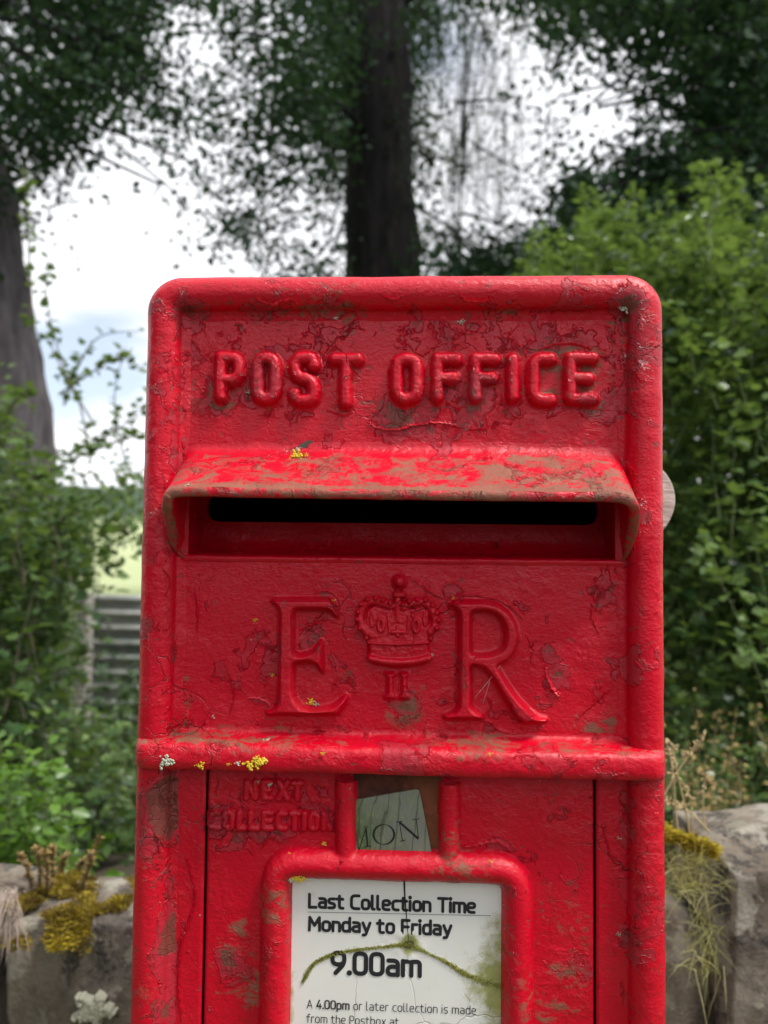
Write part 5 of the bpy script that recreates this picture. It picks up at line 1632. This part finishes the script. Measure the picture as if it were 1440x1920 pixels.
# ---- tablet window: rusty recess and the tilted day tablet
def tablet():
    x0, z1 = XZ(664, 1440, 0); x1, z0 = XZ(826, 1618, 0)
    def fn(X, Z):
        return .0008 + .0003 * fbm(np.stack([X.ravel() * 120, Z.ravel() * 120, X.ravel() * 0], 1), 3).reshape(X.shape)
    heightfield('rusty_recess', x0, x1, z0, z1, .0006, fn, box, RUST, cut=-1)
    m = M('scratched_steel_tablet'); c = m.coord()
    mp_ = m.n('Mapping', {'Vector': c, 'Scale': (1, 1, .35), 'Rotation': (0, .45, 0)}).outputs[0]
    n1 = m.noise(300, 3, .6, mp_, dist=3.5); n2 = m.noise(24, 3, .5, c)
    lines = m.ramp(n1, .50, .60)
    col = m.mix(m.ramp(n2, .42, .58), (.30, .31, .26), (.13, .20, .08))
    col = m.mix(m.math('MULTIPLY', lines, .5), col, (.34, .42, .20))
    wv = m.n('TexWave', {'Vector': m.n('Mapping', {'Vector': c, 'Scale': (1, 1, .35), 'Rotation': (0, -.35, 0)}).outputs[0], 'Scale': 55.0, 'Distortion': 9.0, 'Detail': 3.0, 'Detail Scale': 1.2}).outputs[1]
    col = m.mix(m.math('MULTIPLY', m.ramp(wv, .93, .99), .55), col, (.06, .07, .04))
    col = m.mix(m.math('MULTIPLY', m.ramp(m.noise(60, 5, .6, c, w_=4), .62, .7), .6), col, (.30, .17, .05))
    m.set(color=col, rough=.32, metal=.4, normal=m.bump(n1, .0001))
    def c_(x, y): return P(x, y, -.0022)
    cor = [c_(655, 1501), c_(786, 1478), c_(811, 1606), c_(655, 1612)]
    pts = fillet([(p[0], p[2]) for p in cor], .0022, True, 6)
    n = len(pts)
    bf = Buf(); bf.add([(x, -.0028, z) for x, z in pts] + [(x, -.0014, z) for x, z in pts], [tuple(range(n))[::-1]] + [(i, (i + 1) % n, n + (i + 1) % n, n + i) for i in range(n)])
    o = bf.make('day_tablet', m.m, box, False); o['label'] = 'tilted metal tablet engraved MON'
    # MON in serif capitals (crop measured at three times photograph scale)
    eng = simple('engraved_black', (.012, .012, .012), .6, var=.1)
    def q(x, y): p = P(380 + x / 3, 1440 + y / 3, -.0029); return (p[0], -.00292, p[2])
    bars = [((862, 355), (880, 460), 1.5), ((880, 460), (918, 338), 2.6), ((918, 338), (928, 440), 5.0), ((905, 332), (932, 330), 1.8), ((905, 446), (950, 438), 2.2),
            ((1106, 303), (1124, 408), 2.2), ((1106, 303), (1214, 398), 6.2), ((1202, 288), (1214, 398), 2.2), ((1088, 304), (1126, 298), 2.0), ((1108, 412), (1142, 405), 2.0), ((1180, 292), (1220, 284), 2.0)]
    k = 0
    bf = Buf()
    for (a, b_, w_) in bars:
        a_ = np.array(a, float); c2 = np.array(b_, float); d = c2 - a_; d /= np.linalg.norm(d); nn = np.array([-d[1], d[0]]) * w_
        k += 1
        vs = [q(*(a_ - nn)), q(*(a_ + nn)), q(*(c2 + nn)), q(*(c2 - nn))]
        bf.add([(v[0], v[1] - k * .00001, v[2]) for v in vs], [(0, 3, 2, 1)])
    for i in range(36):
        a0, a1 = 2 * math.pi * i / 36, 2 * math.pi * (i + 1) / 36
        def rim(a_, o_):
            w_ = (5.0 * abs(math.cos(a_ - .15)) + 1.2) * o_
            return q(1019 + (58 + w_) * math.cos(a_), 374 + (56 + w_) * math.sin(a_))
        bf.add([rim(a0, -1), rim(a0, 1), rim(a1, 1), rim(a1, -1)], [(0, 1, 2, 3)])
    bf.make('engraved_letters', eng, box, False)


tablet()


# ---- lichens, a dead leaf, a cobweb thread
def lichen(px, py, Y, r, mat, n, label=None):
    bf = Buf(); c0 = P(px, py, Y)
    lob = random.uniform(0, 6)
    for i in range(int(n * 1.8)):
        a_ = random.uniform(0, 6.28); rr_ = r * random.random() ** .6 * (.75 + .35 * math.sin(a_ * 3 + lob) + .2 * math.sin(a_ * 7 + lob * 2))
        c = c0 + np.array([math.cos(a_) * rr_, 0, math.sin(a_) * rr_ * .8])
        k_ = random.randint(5, 8); s_ = r * random.uniform(.10, .22); th0 = random.uniform(0, 6)
        ring = []
        for j in range(k_):
            th = th0 + 2 * math.pi * j / k_
            ring.append(c + s_ * random.uniform(.6, 1.25) * np.array([math.cos(th), random.uniform(-.12, .02), math.sin(th)]))
        bf.add([c + np.array([0, random.uniform(-.15, .02) * s_, 0])] + ring + [c + np.array([0, s_ * 1.2 + .0006, 0])], [(0, 1 + j, 1 + (j + 1) % k_) for j in range(k_)] + [(k_ + 1, 1 + (j + 1) % k_, 1 + j) for j in range(k_)])
    bf.make('lichen', mat, box, kind='stuff')


for a in [(312, 1428, -.0168, .0042, LICH_G, 46), (375, 1436, -.0168, .0024, LICH_Y, 18), (447, 1432, -.0168, .0018, LICH_G, 16), (468, 1434, -.0168, .0030, LICH_Y, 30), (487, 1428, -.0168, .0040, LICH_Y, 40), (497, 1425, -.0168, .0018, LICH_G, 12),
          (428, 1433, -.0168, .0013, LICH_Y, 8), (499, 1394, -.0085, .0036, LICH_G, 26), (424, 1397, -.0075, .0018, LICH_G, 12), (540, 1403, -.0100, .0016, LICH_G, 10), (606, 1412, -.0168, .0016, LICH_Y, 9), (918, 1414, -.0168, .0016, LICH_Y, 8),
          (560, 842, -.0035, .0024, LICH_G, 16), (556, 853, -.0070, .0036, LICH_Y, 26), (575, 853, -.0070, .0018, LICH_Y, 12), (350, 918, -.0305, .0030, LICH_G, 26), (1152, 568, -.0045, .0034, LICH_G, 22), (1170, 578, -.0050, .0030, LICH_G, 20),
          (1160, 572, -.0050, .0022, LICH_G, 14), (630, 595, -.0005, .0026, LICH_G, 18), (865, 603, -.0005, .0022, LICH_G, 16), (752, 572, -.006, .0016, LICH_G, 8), (1174, 667, -.002, .0018, LICH_G, 10), (1184, 770, -.0035, .0020, LICH_G, 12),
          (582, 1316, -.0010, .0028, LICH_Y, 16), (592, 1320, -.0010, .0020, LICH_G, 12), (510, 1266, -.0006, .0016, LICH_Y, 8), (627, 1125, -.0040, .0012, LICH_Y, 6), (850, 1121, -.0035, .0013, LICH_Y, 6), (809, 1228, -.0030, .0016, LICH_G, 9),
          (784, 1219, -.0035, .0012, LICH_G, 6), (477, 1163, -.0005, .0017, LICH_Y, 8), (399, 1343, -.0005, .0016, LICH_G, 7), (556, 1648, -.0070, .0030, LICH_Y, 26), (545, 1649, -.0070, .0022, LICH_G, 16), (568, 1649, -.0070, .0022, LICH_Y, 16),
          (505, 1470, -.0022, .0020, LICH_G, 10), (485, 1466, -.0022, .0014, LICH_G, 7), (607, 1583, -.0040, .0018, LICH_Y, 9), (543, 1600, -.0080, .0012, LICH_Y, 6), (920, 1616, -.0088, .0012, LICH_Y, 6), (1160, 1572, -.0020, .0012, LICH_G, 6),
          (538, 688, -.0015, .0014, LICH_Y, 6), (475, 722, -.0030, .0014, LICH_Y, 7), (465, 736, -.0008, .0018, LICH_G, 8), (630, 665, -.0040, .0009, LICH_Y, 5), (900, 668, -.0035, .0009, LICH_G, 5), (1160, 1752, -.0018, .0014, LICH_G, 6)]:
    lichen(*a)

# lifted, curling edges of the old paint
def flake(path, Y=0.0, wpx=7, lift=.0008, dirt_=0.0):
    n = max(14, int(sum(math.dist(path[i], path[i + 1]) for i in range(len(path) - 1)) / 2.2))
    c = spl([(x, y, 0) for x, y in path], n)[:, :2]
    T = np.gradient(c, axis=0); T /= np.linalg.norm(T, axis=1)[:, None] + 1e-9
    N_ = np.stack([T[:, 1], -T[:, 0]], 1)
    c = c + N_ * (rng.normal(0, .9, n) + 2.2 * fbm(np.stack([c[:, 0] / 14, c[:, 1] / 14, c[:, 0] * 0 + wpx], 1), 3))[:, None]
    env = np.sin(np.linspace(.04, 1, n) * math.pi) ** .5
    wd = wpx * (.55 + .6 * rng.random(n)) * env
    lf_ = lift * (.5 + .8 * rng.random(n)) * env
    rows = [(0.0, .0004), (.35, -.10), (.7, -.5), (1.0, -1.0), (.96, -.8), (.3, .0004)]
    V = []
    for k_, l_ in rows:
        for i in range(n):
            q = c[i] + N_[i] * wd[i] * (k_ - 1)
            yy = Y + (l_ if l_ > 0 else l_ * lf_[i] - .0001)
            p = P(q[0], q[1], Y); V.append((p[0], yy + (.00018 if k_ == .96 else 0), p[2]))
    F = [(r * n + i, r * n + i + 1, (r + 1) * n + i + 1, (r + 1) * n + i) for r in range(len(rows) - 1) for i in range(n - 1)]
    obj('paint_flake', V, F, RED, box, {'wear': np.full(len(V), -.4), 'dirt': np.full(len(V), dirt_)})


for a in [([(758, 612), (763, 640), (790, 665), (812, 650), (845, 640)],), ([(1010, 655), (1050, 642), (1090, 645), (1130, 668), (1150, 655)],), ([(860, 800), (820, 795), (775, 800), (740, 808), (705, 803), (690, 790)], 0, 8, .0011),
          ([(612, 768), (640, 776), (662, 772)], 0, 7, .001), ([(945, 765), (975, 782), (985, 765)], 0, 7), ([(835, 750), (860, 765), (875, 755)],), ([(880, 805), (905, 800), (915, 780)], 0, 9, .001),
          ([(982, 1165), (965, 1145), (930, 1125), (880, 1117), (840, 1125)], 0, 6, .0011), ([(1052, 1302), (1045, 1305), (1030, 1285), (1020, 1250)], 0, 9, .0013), ([(985, 1190), (1000, 1215), (995, 1245)], 0, 6),
          ([(1020, 1362), (975, 1375), (935, 1370), (920, 1355), (880, 1345)], 0, 9, .0012), ([(1030, 1350), (1000, 1347), (960, 1352)], 0, 7), ([(495, 1345), (505, 1328), (490, 1312), (462, 1312)], 0, 8, .001),
          ([(640, 1140), (632, 1120), (610, 1108), (585, 1115)], 0, 7, .001), ([(835, 1125), (800, 1105), (765, 1080)], 0, 7, .001), ([(403, 1502), (430, 1512), (475, 1520), (500, 1505), (545, 1503), (565, 1520)], 0, 6, .0011),
          ([(1175, 865), (1195, 890), (1220, 920), (1235, 945)], -.0078, 6, .001), ([(350, 1610), (368, 1680), (352, 1740), (342, 1765), (336, 1850), (342, 1915)], -.0006, 7, .0009), ([(490, 1592), (500, 1572), (520, 1563)], -.0004, 8, .0011),
          ([(960, 1597), (935, 1580), (900, 1583), (870, 1590)], -.0006, 6, .001), ([(560, 1180), (590, 1165), (612, 1160), (640, 1172)], -.0004, 6), ([(545, 1250), (575, 1230), (600, 1222), (612, 1200)], -.0004, 6, .0012),
          ([(620, 1300), (632, 1262), (622, 1225)], 0, 5), ([(425, 1255), (440, 1300), (430, 1345)], 0, 5), ([(365, 1100), (372, 1150), (368, 1190)], 0, 5), ([(1125, 1100), (1110, 1150), (1125, 1190)], 0, 8, .0009), ([(1080, 1350), (1120, 1310), (1150, 1290)], 0, 7, .001),
          ([(300, 1370), (340, 1352), (352, 1330)], -.006, 7), ([(1060, 1655), (1050, 1640), (1056, 1625)], 0, 5), ([(1030, 780), (1075, 765), (1150, 770)], 0, 4, .0005), ([(420, 1530), (455, 1560), (480, 1595)], 0, 6), ([(1130, 1545), (1150, 1610), (1165, 1620)], -.0006, 6),
          ([(1195, 700), (1208, 722), (1225, 718)], -.0085, 6), ([(480, 560), (510, 570), (545, 560), (560, 572)], -.0088, 5), ([(700, 545), (735, 560), (760, 552)], -.0090, 5), ([(850, 540), (880, 566), (925, 560)], -.0090, 4), ([(290, 870), (310, 900), (300, 950)], -.0085, 5),
          ([(285, 1180), (300, 1210), (296, 1260)], -.0085, 6), ([(300, 1060), (320, 1085), (312, 1120)], -.0086, 5), ([(1215, 1080), (1232, 1120), (1225, 1150)], -.0080, 6), ([(1190, 1240), (1215, 1268), (1205, 1290)], -.0086, 5), ([(290, 1560), (310, 1580), (330, 1570)], -.0090, 6)]:
    flake(*a)

lf = empty('fallen_leaf', P(572, 836, -.0060)); tag(lf, 'tiny curled dark dead leaf lying on the hood by the yellow lichen', 'leaf')
c = P(572, 836, -.0062)
V = [c + np.array(v) * .0042 for v in [(-1, -.1, -.1), (-.3, -.5, .25), (.5, -.3, .1), (1.1, -.2, .55), (.3, .4, .75), (-.5, .3, .3), (0, -.1, .0), (.3, -.3, -.35)]]
obj('leaf_blade', V, [(0, 7, 6), (7, 2, 6), (6, 2, 3), (6, 3, 4), (6, 4, 5), (6, 5, 0)], simple('dead_leaf', (.05, .03, .02), .8), lf)
reparent(lf)
bf = Buf()
for a, b_ in (((938, 1248, -.004), (890, 1308, -.003)), ((918, 1278, -.0035), (905, 1320, -.0005))):
    bf.tube(crv(P(*a), P(*b_), 6, -.02), .00009, 4)
cw = bf.make('cobweb_thread', simple('pale_thread', (.7, .6, .6), .6)); tag(cw, 'fine cobweb thread strung across the leg of the letter R', 'cobweb')
reparent(box)

# ---- what carries the box: timber post with a weathered rounded board behind
t = empty('support_post', (0, .20, 0)); tag(t, 'square timber post behind the red box holding it up', 'post')
wood = M('weathered_board'); c = wood.coord()
mp_ = wood.n('Mapping', {'Vector': c, 'Scale': (.25, 1, 1), 'Rotation': (0, .45, 0)}).outputs[0]
n = wood.noise(150, 6, .65, mp_, dist=1.0)
wood.set(color=wood.mix(wood.ramp(n, .32, .62), (.30, .25, .21), (.66, .60, .54)), rough=.85, normal=wood.bump(n, .0015))
bf = Buf(); bf.box((-.05, .1705, 0), (.05, .27, TOP - .06)); bf.make('post_shaft', wood.m, t, False)
reparent(t)
cc = P(1164, 938, .171)
t = empty('round_board', (cc[0], .19, cc[2])); tag(t, 'bleached wooden disc peeping out behind the right edge of the post box', 'board')
k_ = 72; rx, rz = abs(P(1264, 938, .171)[0] - cc[0]), (P(1200, 858, .19)[2] - P(1200, 1018, .19)[2]) / 2 * 1.12
ring = [(cc[0] + rx * math.cos(a_) * (1 + .02 * math.sin(a_ * 3 + 1)), cc[2] + rz * math.sin(a_)) for a_ in np.linspace(0, 2 * math.pi, k_, endpoint=False)]
V = [(x, .171, z) for x, z in ring] + [(cc[0] + (x - cc[0]) * .985, .1705, cc[2] + (z - cc[2]) * .985) for x, z in ring] + [(x, .205, z) for x, z in ring]
bf = Buf(); bf.add(V, [tuple(range(k_, 2 * k_))[::-1]] + [(i, (i + 1) % k_, k_ + (i + 1) % k_, k_ + i) for i in range(k_)] + [(2 * k_ + i, 2 * k_ + (i + 1) % k_, (i + 1) % k_, i) for i in range(k_)] + [tuple(range(2 * k_, 3 * k_))])
bf.make('disc', wood.m, t, False)
reparent(t)
